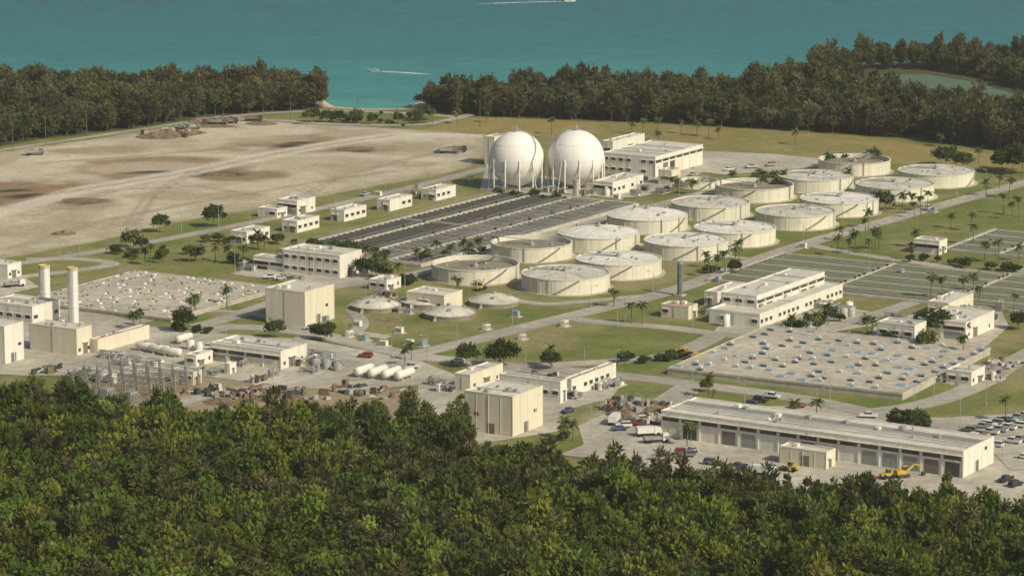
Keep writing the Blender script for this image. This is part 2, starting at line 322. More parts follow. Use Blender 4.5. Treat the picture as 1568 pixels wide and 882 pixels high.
for i,P in enumerate([
 [(1078,232),(1180,236),(1255,243),(1262,256),(1190,262),(1110,268),(1060,262)],
 [(885,652),(935,630),(1010,648),(1110,622),(1260,622),(1340,634),(1440,640),(1580,632),(1700,640),(1700,790),(1568,780),(1480,772),(1250,762),(1050,735),(980,725),(900,700)],
 [(-60,470),(80,455),(230,500),(350,512),(470,520),(640,552),(700,575),(640,590),(520,600),(430,590),(250,570),(150,575),(30,575),(-60,570)],
 [(640,585),(760,560),(870,565),(960,580),(935,610),(860,630),(860,660),(700,685),(640,640)],
 [(1085,515),(1110,490),(1290,470),(1350,480),(1330,500),(1200,520)],
 [(1320,530),(1340,500),(1400,480),(1530,470),(1545,500),(1500,540),(1400,535)],
 [(905,300),(915,275),(1000,250),(1080,262),(1050,280),(990,300),(940,305)],
 [(735,290),(745,250),(830,270),(920,282),(915,298),(860,306)],
 [(350,420),(430,400),(560,405),(600,425),(540,440),(430,430)],
 [(-60,450),(-60,425),(30,420),(60,440),(0,455)],
 [(540,505),(600,515),(590,520),(535,512)],
 ]): poly(b,S(P),.04+.006*i+.06)
b.single('pavement')
# ---------------------------------------------------------------- buildings
def bld(name,nx_,ny_,xl,xr,h,wall=WHITEW,roof=ROOF,L='win',Rr='door',rot=TH,units=4,z=0,par=.45,seed=None):
    q=random.Random(seed if seed is not None else int(nx_*7+ny_))
    N=site(nx_,ny_); a=ext(N,rot,xr); w=ext(N,rot+math.pi/2,xl); a=max(a,2);w=max(w,2)
    b=B()
    b.use(wall,'walls'); b.box(0,a,0,w,z,h)
    t=.3
    b.use(wall,'parapet'); b.box(-.06,a+.06,-.06,t,h,h+par); b.box(-.06,a+.06,w-t,w+.06,h,h+par); b.box(-.06,t,t,w-t,h,h+par); b.box(a-t,a+.06,t,w-t,h,h+par)
    b.use(roof,'roof'); b.box(t,a-t,t,w-t,h,h+.08)
    def face(kind,ln,F_):
        if kind=='win':
            n=max(1,int(ln/3.4)); st_=ln/n
            fl=max(1,int((h-z)/3.8))
            for k in range(fl):
                zz=z+(k+.38)*(h-z)/fl
                for i in range(n):
                    if q.random()<.2: continue
                    s0=i*st_+st_*.22; s1=s0+st_*.56; hh=1.3
                    b.use(GLASS,'windows'); F_(s0,s1,zz,zz+hh,.03)
                    b.use(wall,'window_frames'); F_(s0-.15,s1+.15,zz-.2,zz-.003,.16); F_(s0-.15,s1+.15,zz+hh+.003,zz+hh+.25,.35)
        elif kind=='band':
            n=max(1,int(ln/6.2)); st_=ln/n
            for i in range(n):
                s0=i*st_+.5;s1=(i+1)*st_-.5
                b.use(GLASS,'windows'); F_(s0,s1,h-2.5,h-1.4,.03)
                b.use(wall,'pilasters'); F_(i*st_-.22,i*st_+.22,z,h-.9,.22)
                if q.random()<.62:
                    b.use(q.choice([DOOR,GLASS,GREY,CREAM]),'roller_doors'); F_(s0+.5,s1-.5,z,h-3.2,.04)
            b.use(roof,'canopy'); F_(0,ln,h-1.15,h-.95,.8)
        elif kind=='door':
            b.use(DOOR,'door'); c=ln*q.uniform(.3,.7); dw=min(3.6,ln*.3); F_(c-dw/2,c+dw/2,z,z+min(3.8,(h-z)*.6),.04)
            if ln>7: b.use(GLASS,'windows'); F_(ln*.1,ln*.1+1.2,z+1.2,z+2.3,.03); F_(ln*.85-1,ln*.85,z+1.2,z+2.3,.03)
            b.use(wall,'door_canopy'); F_(c-dw/2-.4,c+dw/2+.4,z+min(3.8,(h-z)*.6)+.05,z+min(3.8,(h-z)*.6)+.3,.7)
        elif kind=='rib':
            n=max(2,int(ln/3.5))
            b.use(wall,'wall_ribs')
            for i in range(n+1): 
                s=i*ln/n; F_(max(s-.14,.0),min(s+.14,ln),z,h-.3,.08)
            b.use(DOOR,'door'); c=ln*.45; F_(c-1.3,c+1.3,z,z+3.2,.05)
            b.use(GLASS,'vents'); F_(ln*.7,ln*.7+1.5,z+5,z+6,.05) if h>7 else None
    face(L,w,lambda s0,s1,z0,z1,o:b.box(-o,.02,s0,s1,z0,z1))
    face(Rr,a,lambda s0,s1,z0,z1,o:b.box(s0,s1,-o,.02,z0,z1))
    for i in range(units):
        x=q.uniform(.12,.82)*a; y=q.uniform(.12,.85)*w; k=q.random(); s=q.uniform(.8,2.0)
        if min(a,w)<5: s*=.5
        if k<.55:
            b.use(q.choice([STEEL,WHITEW,GREY]),'roof_units'); b.box(x-s/2,x+s/2,y-s*.4,y+s*.4,h+.081,h+.081+s*.6)
        elif k<.8:
            b.use(STEEL,'roof_vents'); b.cyl(x,y,h+.081,h+1.0,.3,8); b.lathe([(.001,h+1.35),(.6,h+1.0),(.001,h+1.0)],8,x,y)
        else:
            b.use(STEEL,'roof_pipes'); b.tube((x,t+.3,h+.4),(x,w-t-.3,h+.4),.12)
    b.use(STEEL,'downpipes')
    for s in (w*.97,w*.5): b.tube((-.14,s,z),(-.14,s,h),.08)
    e=b.parts(name,(N[0],N[1],0),rot); return N,a,w
bld('process_building',467,501,407,512,11.6,CREAM,L='none',Rr='rib',units=5)
bld('filter_building',785,669,711,831,11.6,CREAM,L='rib',Rr='rib',units=6)
bld('workshop_building',858,618,765,868,6.5,WHITEW,L='win',Rr='door',units=3)
bld('pump_house',875,608,863,943,5.2,WHITEW,ROOFR,L='none',Rr='win',units=6)
bld('maintenance_warehouse',1474,732,1012,1521,7.3,WHITEW,L='band',Rr='rib',units=26,rot=math.radians(58))
bld('warehouse_annex',1265,719,1193,1279,4.6,CREAM,L='rib',Rr='door',units=2,rot=math.radians(58))
bld('administration_building',1163,503,1085,1290,4.3,WHITEW,L='win',Rr='win',units=10,par=.7)
bld('administration_upper_block',1158,491,1104,1262,8.2,WHITEW,L='win',Rr='band',units=8)
bld('gatehouse_shed',1054,490,1012,1068,4.2,CREAM,ROOFR,units=2)
bld('annex_shed',1098,470,1078,1140,4.8,WHITEW,units=2,L='door')
bld('laboratory_building',1400,525,1343,1418,5.4,WHITEW,units=6)
bld('control_building',1478,522,1405,1522,5.8,WHITEW,L='band',units=8)
bld('control_building',1452,488,1420,1490,5,CREAM,units=3)
bld('pump_station',1438,391,1399,1450,5,WHITEW,L='band',units=2)
bld('electrical_room',1487,592,1448,1508,4.2,WHITEW,units=3)
bld('operations_building',520,427,433,554,8.2,WHITEW,L='win',Rr='rib',units=7)
bld('operations_building',437,417,388,452,4.5,WHITEW,L='band',units=4)
for (x,y,l,r) in [(378,374,353,413),(455,357,432,489),(527,340,506,561),(597,324,577,631),(668,308,645,698)]:
    bld('blower_house',x,y,l,r,4.3,WHITEW,L='door',Rr='win',units=3)
bld('service_building',455,330,425,483,5.5,WHITEW,L='band',units=3)
bld('service_shed',424,335,395,440,3.5,WHITEW,units=2,L='win')
bld('generator_hall',1003,272,922,1076,8.6,WHITEW,L='win',Rr='band',units=9)
bld('boiler_house',938,240,922,987,6.5,WHITEW,units=3)
bld('compressor_building',938,301,908,985,5.5,WHITEW,L='band',Rr='win',units=5)
bld('compressor_shed',1028,284,1008,1042,6,CREAM,units=2)
bld('elevator_tower',757,254,742,775,12.5,CREAM,L='none',Rr='none',units=2)
bld('headworks_building',8,558,-70,37,12,WHITEW,L='rib',Rr='rib',units=4)
bld('chlorine_building',50,500,-20,92,6.5,WHITEW,L='win',Rr='win',units=8)
bld('odour_control_building',118,545,46,141,8.4,CREAM,L='none',Rr='door',units=4)
bld('odour_control_annex',150,541,139,229,4.2,CREAM,ROOFR,L='none',Rr='none',units=6)
bld('gas_engine_building',430,566,322,470,5.5,WHITEW,L='band',Rr='door',units=10)
bld('switch_room',300,562,283,326,3.4,WHITEW,units=2)
bld('switch_room',296,590,262,309,4,CREAM,units=1)
bld('dome_pump_house',680,476,622,708,5,CREAM,L='door',Rr='none',units=3)
bld('valve_house',592,446,565,614,3.4,WHITEW,units=3)
bld('gate_building',12,428,-30,33,5,WHITEW,units=2,L='win')
bld('storage_shed',352,573,344,362,3,WHITEW,units=0,L='none')
bld('storage_shed',720,600,696,770,5,CREAM,units=2,L='none')
# ---------------------------------------------------------------- tanks
def tank(cx,yb,w,kind,hm=5.3):
    yc=yb-w*.5*.175; X0,Y0=site(cx,yc); p=ppm(cx,yc); r=w/2/p; q=random.Random(int(cx))
    b=B(); b.use(TANKW,'wall',True)
    h=hm; b.lathe([(r,0),(r,h)],96)
    b.use(TANKW,'ring_beam'); b.lathe([(r,h-.01),(r+.22,h),(r+.22,h+.3),(r-.35,h+.3),(r-.35,h-2.2)],96)
    if kind=='flat': hc,rise,mt=h-.05,.7,COVW if q.random()<.45 else COVG
    elif kind=='dome': hc,rise,mt=h+.25,2.2,COVW
    else: hc,rise,mt=h-1.5,.4,COVD
    b.use(mt,'cover',True); rr=r-.4
    b.lathe([(rr,hc)]+[(rr*k,hc+rise*(1-k*k)) for k in (.8,.6,.4,.2,.01)],64)
    b.use(mt,'cover_ribs')
    nr=12 if kind!='open' else 6
    for i in range(nr):
        a=i*2*math.pi/nr
        for k in range(4):
            r0,r1=rr*(.12+k*.21),rr*(.12+(k+1)*.21)
            b.tube((r0*math.cos(a),r0*math.sin(a),hc+rise*(1-(r0/rr)**2)+.03),(r1*math.cos(a),r1*math.sin(a),hc+rise*(1-(r1/rr)**2)+.03),.09,4)
    b.use(STEEL,'hub'); b.cyl(0,0,hc+rise-.1,hc+rise+.9,1.1,14); b.cyl(0,0,hc+rise+.9,hc+rise+1.5,.5,10)
    b.use(STEEL,'cover_equipment')
    for i in range(8):
        a=q.uniform(0,6.28); d=rr*q.uniform(.3,.9); x,y=d*math.cos(a),d*math.sin(a); s=q.uniform(.5,1.4); zz=hc+rise*(1-(d/rr)**2)
        if q.random()<.6: b.rbox(x,y,s,s*.8,zz-.1,zz+q.uniform(.3,.9),a)
        else: b.cyl(x,y,zz-.1,zz+.7,.4,10)
    b.use(STEEL,'walkway'); a=TH+q.choice([0,math.pi/2])
    if kind!='dome':
        c,s_=math.cos(a),math.sin(a); zt=h+.85
        b.rbox(c*rr/2,s_*rr/2,rr,1.1,zt,zt+.12,a)
        for sd_ in(-.5,.5): b.tube((-s_*sd_,c*sd_,zt+1.1),(c*rr-s_*sd_,s_*rr+c*sd_,zt+1.1),.04,4)
    b.use(STEEL,'railing')
    n=40
    pr=[((r+.1)*math.cos(i*2*math.pi/n),(r+.1)*math.sin(i*2*math.pi/n)) for i in range(n)]
    for i in range(n):
        x,y=pr[i];x2,y2=pr[(i+1)%n]; b.tube((x,y,h+.3),(x,y,h+1.3),.03,3); b.tube((x,y,h+1.3),(x2,y2,h+1.3),.03,3)
    b.use(TANKW,'pilasters')
    for i in range(20):
        a=i*2*math.pi/20; b.rbox((r+.0)*math.cos(a),(r+.0)*math.sin(a),.16,.5,0,h-.02,a)
    b.use(STEEL,'stair')
    a0=q.uniform(-2.6,-.6)
    for k in range(14):
        a=a0+k*.045; b.rbox((r+.6)*math.cos(a),(r+.6)*math.sin(a),.9,.7,.4+k*h/14,.5+k*h/14,a)
    for k in range(2): 
        a=q.uniform(-2.8,-.4); b.tube(((r+.4)*math.cos(a),(r+.4)*math.sin(a),0),((r+.4)*math.cos(a),(r+.4)*math.sin(a),h+.8),.16,6)
    b.use(PAVE,'foundation'); b.lathe([(r+1.6,.0),(r+1.6,.25),(r-.1,.25)],64)
    b.parts('digester_tank',(X0,Y0,0),0)
for t in [(728,437,134,'open'),(866,452,135,'flat'),(947,429,131,'flat'),(814,403,124,'open'),(917,388,125,'dome'),(1050,400,128,'flat'),(991,360,123,'dome'),
 (1125,380,125,'flat'),(1088,340,120,'flat'),(1218,354,122,'flat'),(1155,312,120,'open'),(1285,334,120,'flat'),(1249,298,115,'flat'),(1370,311,120,'flat'),(1308,272,110,'open'),(1433,290,116,'flat')]:
    tank(*t)
tank(1070,291,60,'open',2.6)
def dome(cx,yb,w):
    yc=yb-w*.09; X0,Y0=site(cx,yc); r=w/2/ppm(cx,yc); b=B(); b.use(CONCD,'wall'); b.lathe([(r,0),(r,1.6),(r-.4,1.75)],48)
    b.use(COVG,'dome_roof',True); b.lathe([(r-.4,1.7)]+[((r-.4)*k,1.7+2.2*(1-k*k)) for k in (.85,.7,.5,.3,.15,.01)],48)
    b.use(CONC,'rim'); b.lathe([(r+.25,1.45),(r+.25,1.8),(r-.3,1.8)],48)
    b.use(STEEL,'hub'); b.cyl(0,0,3.8,4.6,.7,10)
    for i in range(8):
        a=i*math.pi/4+.2; b.use(CONC,'ribs'); b.tube(((r-.5)*math.cos(a),(r-.5)*math.sin(a),1.8),((r*.4)*math.cos(a),(r*.4)*math.sin(a),3.62),.12,4)
    b.use(GREY,'hatches')
    for i in range(4): a=i*1.6+cx; b.rbox(r*.6*math.cos(a),r*.6*math.sin(a),1.2,1.0,2.8,3.7,a)
    b.use(STEEL,'stair')
    for k in range(5): b.rbox((r+.5+.3*k)*-.5,(r+.5+.3*k)*-.86,.9,.4,0,1.6-k*.32,1.05)
    b.parts('domed_thickener_tank',(X0,Y0,0),0)
for d in [(576,480,75),(757,473,76),(688,492,78),(655,474,85)]: dome(*d)
# ---------------------------------------------------------------- gas spheres
def sphere(cx,cyc,rp,seed):
    yb=288; X0,Y0=site(cx,yb); p=ppm(cx,yb); r=rp/p; zc=r+1.0; q=random.Random(seed)
    b=B(); b.use(SPH,'shell',True); b.lathe([(max(r*math.sin(t*math.pi/40),.01),zc-r*math.cos(t*math.pi/40)) for t in range(41)],72)
    b.use(COVW,'weld_seams')
    for zf in (-.55,0,.55):
        rr=r*math.sqrt(1-zf*zf)+.02
        b.lathe([(rr,zc+zf*r-.06),(rr+.05,zc+zf*r),(rr,zc+zf*r+.06)],72)
    b.use(SPH,'support_legs')
    n=12; pl=[]
    for i in range(n):
        a=2*math.pi*i/n+.1; x,y=(r+.1)*math.cos(a),(r+.1)*math.sin(a); pl.append((x,y)); b.tube((x,y,0),(x,y,zc+.6),.32,8)
        b.rbox(x,y,1.4,1.4,0,.5,a)
    b.use(STEEL,'cross_bracing')
    for i in range(n):
        x,y=pl[i];x2,y2=pl[(i+1)%n]; b.tube((x,y,1),(x2,y2,zc-2),.08,4); b.tube((x2,y2,1),(x,y,zc-2),.08,4)
    b.use(STEEL,'top_platform'); b.cyl(0,0,zc+r-.2,zc+r+.3,1.8,16)
    for i in range(10):
        a=i*.628; b.tube((1.7*math.cos(a),1.7*math.sin(a),zc+r+.3),(1.7*math.cos(a),1.7*math.sin(a),zc+r+1.4),.06,4); b.tube((1.7*math.cos(a),1.7*math.sin(a),zc+r+1.4),(1.7*math.cos(a+.628),1.7*math.sin(a+.628),zc+r+1.4),.06,4)
    b.cyl(0,0,zc+r,zc+r+2.2,.35,8)
    b.use(STEEL,'access_stair')
    az0=-2.1 if seed else -1.0
    prev=None
    for k in range(40):
        t=k/39; az=az0-t*.9*(1 if seed==1 else -1)
        rr=r+.5; pt=(rr*math.sin(math.pi/2-t*math.pi*.47)*math.cos(az),rr*math.sin(math.pi/2-t*math.pi*.47)*math.sin(az),zc+rr*math.cos(math.pi/2-t*math.pi*.47))
        if prev:
            b.tube(prev,pt,.2,4); b.tube((prev[0],prev[1],prev[2]+1),(pt[0],pt[1],pt[2]+1),.05,4)
        prev=pt
    s=((r+.5)*math.cos(az0),(r+.5)*math.sin(az0),zc); b.tube((s[0]*1.3,s[1]*1.3-3,0),s,.25,5)
    b.tube((0,0,0),(0,0,2),1,10)
    b.parts('gas_storage_sphere',(X0,Y0,0),0)
sphere(791,243,42,0); sphere(882,246,43,1)
def stack(name,cx,yb,wp,hm,mt,cap):
    X0,Y0=site(cx,yb); r=wp/2/ppm(cx,yb); b=B(); b.use(mt,'shell',True); b.lathe([(r,0),(r,hm)],28)
    b.use(cap,'top_ring'); b.lathe([(r+.02,hm-1.0),(r+.12,hm-.9),(r+.12,hm+.1),(r-.2,hm+.1),(r-.25,hm-.6),(.01,hm-.6)],28)
    b.use(STEEL,'ladder'); 
    for sx_ in(-.25,.25): b.tube((sx_,-r-.15,0),(sx_,-r-.15,hm),.05,4)
    for k in range(int(hm/.6)): b.tube((-.25,-r-.15,k*.6),(.25,-r-.15,k*.6),.03,3)
    b.use(mt,'flanges')
    for k in (.3,.6): b.lathe([(r,hm*k),(r+.12,hm*k+.05),(r+.12,hm*k+.25),(r,hm*k+.3)],28)
    b.use(CONC,'base'); b.rbox(0,0,r*2+1.5,r*2+1.5,0,.6,TH)
    b.parts(name,(X0,Y0,0),0)
YT=M('yellow_top_band',(.50,.44,.20),amt=.1)
stack('odour_stack',69,464,17,13.5,WHITEP,YT); stack('odour_stack',113,496,16,19.5,WHITEP,YT)
stack('exhaust_stack',1041,453,8,12.3,M('blue_grey_stack',(.12,.17,.18),amt=.2),STEEL)
stack('surge_tank',882,300,9,7,CONC,STEEL)
# ---------------------------------------------------------------- basins
def frame(N,xr,xl,rot=TH):
    n=site(*N); return n,ext(n,rot,xr),ext(n,rot+math.pi/2,xl)
def basin():
    N,a,w=frame((645,409),975,432,math.radians(58.5)); a=min(a,165)
    b=B(); b.use(CONC,'basin_walls'); z=1.3
    b.box(-1,a+1,-1,w+1,0,.2)
    walks=[0,.25,.5,.78,1]
    for k in walks: b.box(-1,a+1,k*w-.55,k*w+.55,.2,z)
    b.box(-1.2,.8,.8,w-.8,.2,z-.01); b.box(a-.8,a+1.2,.8,w-.8,.2,z-.01)
    b.box(a*.5-.5,a*.5+.5,.8,w-.8,.2,z-.013)
    b.use(BASW,'basin_water'); b.box(.8,a-.8,.8,w-.8,.2,.55)
    n=40
    for i in range(1,n):
        x=a*i/n
        if abs(x-a*.5)<1.2: continue
        for j in range(4):
            y0,y1=walks[j]*w+.55,walks[j+1]*w-.55
            far=j>=2
            b.use(CONCD,'cross_beams_a') if far else b.use(CONC,'cross_beams_b'); ww=.18 if far else .30
            b.box(x-ww,x+ww,y0,y1,.3,z-.25 if far else z-.1)
    b.use(DARKM,'aerator_covers')
    for i in range(n):
        x=a*(i+.5)/n
        for j in (0,1,2,3):
            y0,y1=walks[j]*w+1.4,walks[j+1]*w-1.4
            if j<2 and R.random()<.5: continue
            b.box(x-a/n*.30,x+a/n*.30,y0,y1,.6,.8+R.uniform(0,.1))
    b.use(STEEL,'handrails')
    for k in walks:
        for o in(-.5,.5):
            b.tube((0,k*w+o,z+1.1),(a,k*w+o,z+1.1),.035,4)
            for i in range(0,int(a/3)): b.tube((i*3,k*w+o,z),(i*3,k*w+o,z+1.1),.04,3)
    b.use(STEEL,'air_pipes')
    for i in range(0,n,2):
        x=a*i/n
        for j in(0,1): b.tube((x,walks[j]*w+1,z+.5),(x,walks[j+1]*w-1,z+.5),.10,5)
    b.use(DARKM,'mixers')
    for i in range(24):
        x=R.uniform(0,a); y=R.choice(walks[1:4])*w; b.box(x-.5,x+.5,y-.4,y+.4,z+.01,z+R.uniform(.7,1.4))
    b.parts('aeration_basin',(N[0],N[1],0),math.radians(58.5))
basin()
def clar(P,xr,xl,lanes,amax,rot,seed):
    N,a,w=frame(P,xr,xl,rot); a=min(a,amax)
    b=B(); z=.95
    b.use(CONCD,'floor'); b.box(-1,a+1,-1,w+1,0,.2)
    b.use(CLARW,'water'); b.box(.2,a-.2,.2,w-.2,.2,.7)
    for i in range(lanes+1):
        x=a*i/lanes; b.use(CONC,'walls') if i%3==0 else b.use(CONCD,'lane_walls'); ww=.38 if i%3==0 else .16
        b.box(x-ww,x+ww,-1,w+1,.2,z if i%3==0 else z-.08)
    b.use(CONC,'walkways')
    for k in (0,.34,.67,1): b.box(-1,a+1,w*k-.7,w*k+.7,.2,z+.15)
    b.use(COVW,'weir_channels')
    for i in range(lanes):
        x=a*(i+.5)/lanes; b.box(x-.11,x+.11,2,w-2,.72,.84)
    b.use(DARKM,'drive_units')
    for i in range(lanes):
        for k in(.34,.67):
            if R.random()<.6: x=a*(i+.5)/lanes; b.box(x-.4,x+.4,w*k-.4,w*k+.4,z+.15,z+.9)
    b.use(STEEL,'handrails')
    for k in (0,.34,.67,1): b.tube((0,w*k-.6,z+1.2),(a,w*k-.6,z+1.2),.04,4)
    b.parts('clarifier_basin',(N[0],N[1],0),rot)
clar((1640,488),1790,1085,15,62,math.radians(60),1)
clar((1700,408),1850,1447,12,50,math.radians(60),2)
def cover(P,xr,xl,rot,h,nx_,ny_,mt,seed,left):
    N,a,w=frame(P,xr,xl,rot); q=random.Random(seed); b=B()
    b.use(CONC,'walls'); b.box(0,a,0,w,0,h)
    b.use(ROOFG,'gravel_deck'); b.box(.5,a-.5,.5,w-.5,h,h+.05)
    b.use(CONC,'edge_beam'); b.box(-.2,a+.2,-.2,.5,h-.35,h+.3); b.box(-.2,a+.2,w-.5,w+.2,h-.35,h+.3); b.box(-.2,.5,.5,w-.5,h-.35,h+.3); b.box(a-.5,a+.2,.5,w-.5,h-.35,h+.3)
    b.use(ROOFG,'expansion_joints')
    for i in range(1,nx_): b.box(a*i/nx_-.1,a*i/nx_+.1,.5,w-.5,h+.05,h+.1)
    for i in range(nx_):
        for j in range(ny_):
            if q.random()<.25: continue
            x=a*(i+.5)/nx_+q.uniform(-1.5,1.5); y=w*(j+.5)/ny_+q.uniform(-1.8,1.8)
            s=q.uniform(.55,1.35)
            if left:
                b.use(q.choice([COVW,COVW,STEEL,GREY]),'vents_%d'%q.randint(0,1)); b.rbox(x,y,s*1.4,s*1.0,h+.05,h+.5,0); 
                if q.random()<.5: b.use(DARKM,'hatches'); b.rbox(x+1.6,y,1.1,.8,h+.05,h+.3)
            else:
                b.use(BLUEH,'hatches'); b.rbox(x,y,s*1.9,s*2.5,h+.05,h+.5,q.uniform(-.1,.1),.85)
                if q.random()<.5: b.use(COVW,'vents'); b.rbox(x+2.0,y+.5,1.0,1.0,h+.05,h+.7)
                if q.random()<.6: b.use(DARKM,'pumps'); b.rbox(x-1.6,y-.8,1.3,1.9,h+.05,h+.4)
    b.use(STEEL,'railing')
    for yy in(0.1,w-.1): b.tube((0,yy,h+1.3),(a,yy,h+1.3),.04,4)
    for k in range(int(w/3)): b.tube((0,k*3,h),(0,k*3,h+1.3),.035,3)
    b.tube((0,0,h+1.3),(0,w,h+1.3),.04,4)
    b.parts('covered_basin',(N[0],N[1],0),rot)
cover((1382,613),1516,1022,math.radians(62),2.0,10,12,ROOFG,3,False)
cover((262,494),432,30,math.radians(60),1.2,12,15,ROOFG,5,True)
def htank(cx,yb,l,r,rot,mt=WHITEW,name='horizontal_storage_tank'):
    X0,Y0=site(cx,yb); b=B(); b.use(mt,'shell',True); n=20
    pr=[(.01,-.35),(.5,-.27),(.85,-.1),(1,.1)]; prof=[(r*a,c*r) for a,c in pr]+[(r*a,l-c*r) for a,c in pr[::-1]]
    vs=[];fs=[]
    for rr,x in prof:
        for i in range(n): a=2*math.pi*i/n; vs.append((x,rr*math.cos(a),r+.7+rr*math.sin(a)))
    for j in range(len(prof)-1):
        for i in range(n): fs.append((j*n+i,j*n+(i+1)%n,(j+1)*n+(i+1)%n,(j+1)*n+i))
    b.add(vs,fs)
    b.use(CONC,'saddles'); 
    for k in(.2,.8): b.box(l*k-.3,l*k+.3,-r*.8,r*.8,0,r*.75)
    b.use(STEEL,'fittings'); b.cyl(l*.5,0,2*r+.6,2*r+1.3,.35,8); b.tube((1,0,2*r+1.2),(l-1,0,2*r+1.2),.06,4)
    b.parts(name,(X0,Y0,0),rot)
for i,(x,y) in enumerate([(546,579),(567,581),(588,583),(608,585)]): htank(x,y,8.5,1.35,TH)
for x,y in [(237,540),(258,544),(276,548)]: htank(x,y,7,1.2,TH+math.pi*.5)
htank(272,528,7,1.2,TH)
def silo(cx,yb,r,h,mt,name='process_vessel'):
    X0,Y0=site(cx,yb); b=B(); b.use(mt,'shell',True); b.lathe([(r,0),(r,h),(r*.75,h+r*.15),(.3,h+r*.25),(.01,h+r*.25)],20); b.use(STEEL,'fittings'); b.cyl(0,0,h+r*.2,h+r*.25+.6,.25,8); b.tube((r+.15,0,0),(r+.15,0,h+.6),.1,5); b.tube((r+.15,0,h+.6),(0,0,h+r*.25+.5),.1,5)
    b.parts(name,(X0,Y0,0),0)
for s in [(484,562,1.4,2.6,GREY),(500,565,1.4,2.8,GREY),(517,568,1.4,2.4,GREY),(292,535,1.3,3,COVW),(305,538,1.2,3,COVW),(1292,488,1.3,3.5,CONC),(1304,485,1.2,3,CONC),(1300,478,1.3,3.5,WHITEW),(160,583,1.5,3,COVW),(172,586,1.5,3,COVW),(1530,475,1.4,3,CONC),(930,300,1.3,4,COVW),(1112,500,1.2,4,COVW)]: silo(*s)
def skid(cx,yb,seed,l=10,w=5,name='pipework_skid'):
    q=random.Random(seed); X0,Y0=site(cx,yb); b=B(); b.use(CONC,'plinth'); b.box(0,l,0,w,0,.3)
    for i in range(7):
        x,y=q.uniform(0,l-1.5),q.uniform(0,w-1.2); b.use(q.choice([GREY,STEEL,WHITEW,RUST,DARKM,GREY]),'machines_%d'%i)
        if q.random()<.5: b.box(x,x+q.uniform(.8,2.2),y,y+q.uniform(.7,1.6),.3,q.uniform(1,2.6))
        else: b.cyl(x+.5,y+.5,.3,q.uniform(1,3),q.uniform(.35,.8),10)
    b.use(STEEL,'pipes')
    for i in range(6):
        y=q.uniform(.2,w-.2); z=q.uniform(.8,2.6); b.tube((0,y,z),(l,y,z),.14,5); x=q.uniform(0,l); b.tube((x,y,.3),(x,y,z),.14,5); b.tube((x,0,z),(x,w,z),.1,5)
    b.parts(name,(X0,Y0,0),TH+q.choice([0,math.pi/2]))
for i,(x,y) in enumerate([(1275,480),(1285,472),(1250,500),(1195,508),(1215,505),(1310,480),(1330,500),(1370,500),(1395,490),(1460,500),(1500,480),(1530,490),(860,298),(905,300),(840,296),(790,296),(1000,292),(1015,298),(985,300),(1050,288),(205,560),(190,550),(225,555),(255,560),(340,575),(375,565),(445,548),(470,560),(395,415),(375,412),(560,420),(610,455),(735,440),(635,480),(945,595),(925,600),(895,610),(880,585),(840,580),(1095,485),(1110,480),(180,520),(210,515),(35,470),(15,480),(95,500),(1530,585),(1525,570),(1465,585),(470,430),(700,600),(690,590),(485,560),(505,556),(520,550),(495,570),(530,562),(420,580),(390,590)]):
    skid(x,y,i,l=R.uniform(5,11),w=R.uniform(3,5))
for i,(x,y) in enumerate([(498,493),(535,516),(560,522),(588,530),(628,528),(648,530),(790,485),(800,520),(865,500),(745,505),(566,472),(612,510),(548,500),(670,300),(720,275),(640,288),(580,300),(945,305),(1230,380),(1100,432),(1430,325),(1150,560),(1380,420)]):
    q=random.Random(i); X0,Y0=site(x,y); b=B(); b.use(CONC,'slab'); b.rbox(0,0,4,3,0,.2); b.use(WHITEW if q.random()<.6 else BLUEH,'cabinet'); b.box(-1.4,1.2,-.8,.8,.2,1.7+q.random()*.5); b.use(GREY,'doors'); b.box(-1.2,-.1,-.84,-.79,.4,1.6); b.box(0,1.0,-.84,-.79,.4,1.6); b.use(STEEL,'vent'); b.cyl(.5,0,1.9,2.6,.2,8)
    b.parts('utility_cabinet',(X0,Y0,0),TH+q.choice([0,-1.57]))
def substation(cx,yb):
    X0,Y0=site(cx,yb); b=B()
    for r in range(5):
        for c in range(7):
            x,y=r*6,c*5; b.use(STEEL,'gantries')
            for dx in(-.4,.4):
                for dy in(-.4,.4): b.tube((x+dx,y+dy,0),(x,y,9 if r%2 else 6.5),.10,4)
            for k in range(4): b.tube((x-.4,y-.4,k*1.7),(x+.4,y+.4,k*1.7+1.2),.05,3)
            if c<6: b.tube((x,y,6),(x,y+5,6),.16,4); b.tube((x,y,5.4),(x,y+5,5.4),.1,4); [b.tube((x,y+k,6),(x,y+k+.75,5.4),.06,3) for k in range(0,5)]
            b.use(RUST,'insulators'); b.cyl(x+2.5,y+2,0,3.3,.25,8); b.cyl(x+3.5,y+2,0,3.3,.25,8)
            b.use(STEEL,'busbars'); b.tube((x,y+2,4),(x+6,y+2,4),.07,4); b.tube((x,y+3,4.6),(x+6,y+3,4.6),.07,4)
    b.use(GREY,'transformers')
    for k in range(3):
        x=-5;y=4+k*9; b.box(x,x+3.5,y,y+3,.2,3.4)
        for j in range(5): b.box(x+.3+j*.65,x+.6+j*.65,y-.7,y+3.7,.6,2.8)
        b.cyl(x+1,y+1,3.4,4.6,.2,8); b.cyl(x+2.4,y+1,3.4,4.6,.2,8)
    b.parts('electrical_substation',(X0,Y0,0),TH)
substation(232,616)
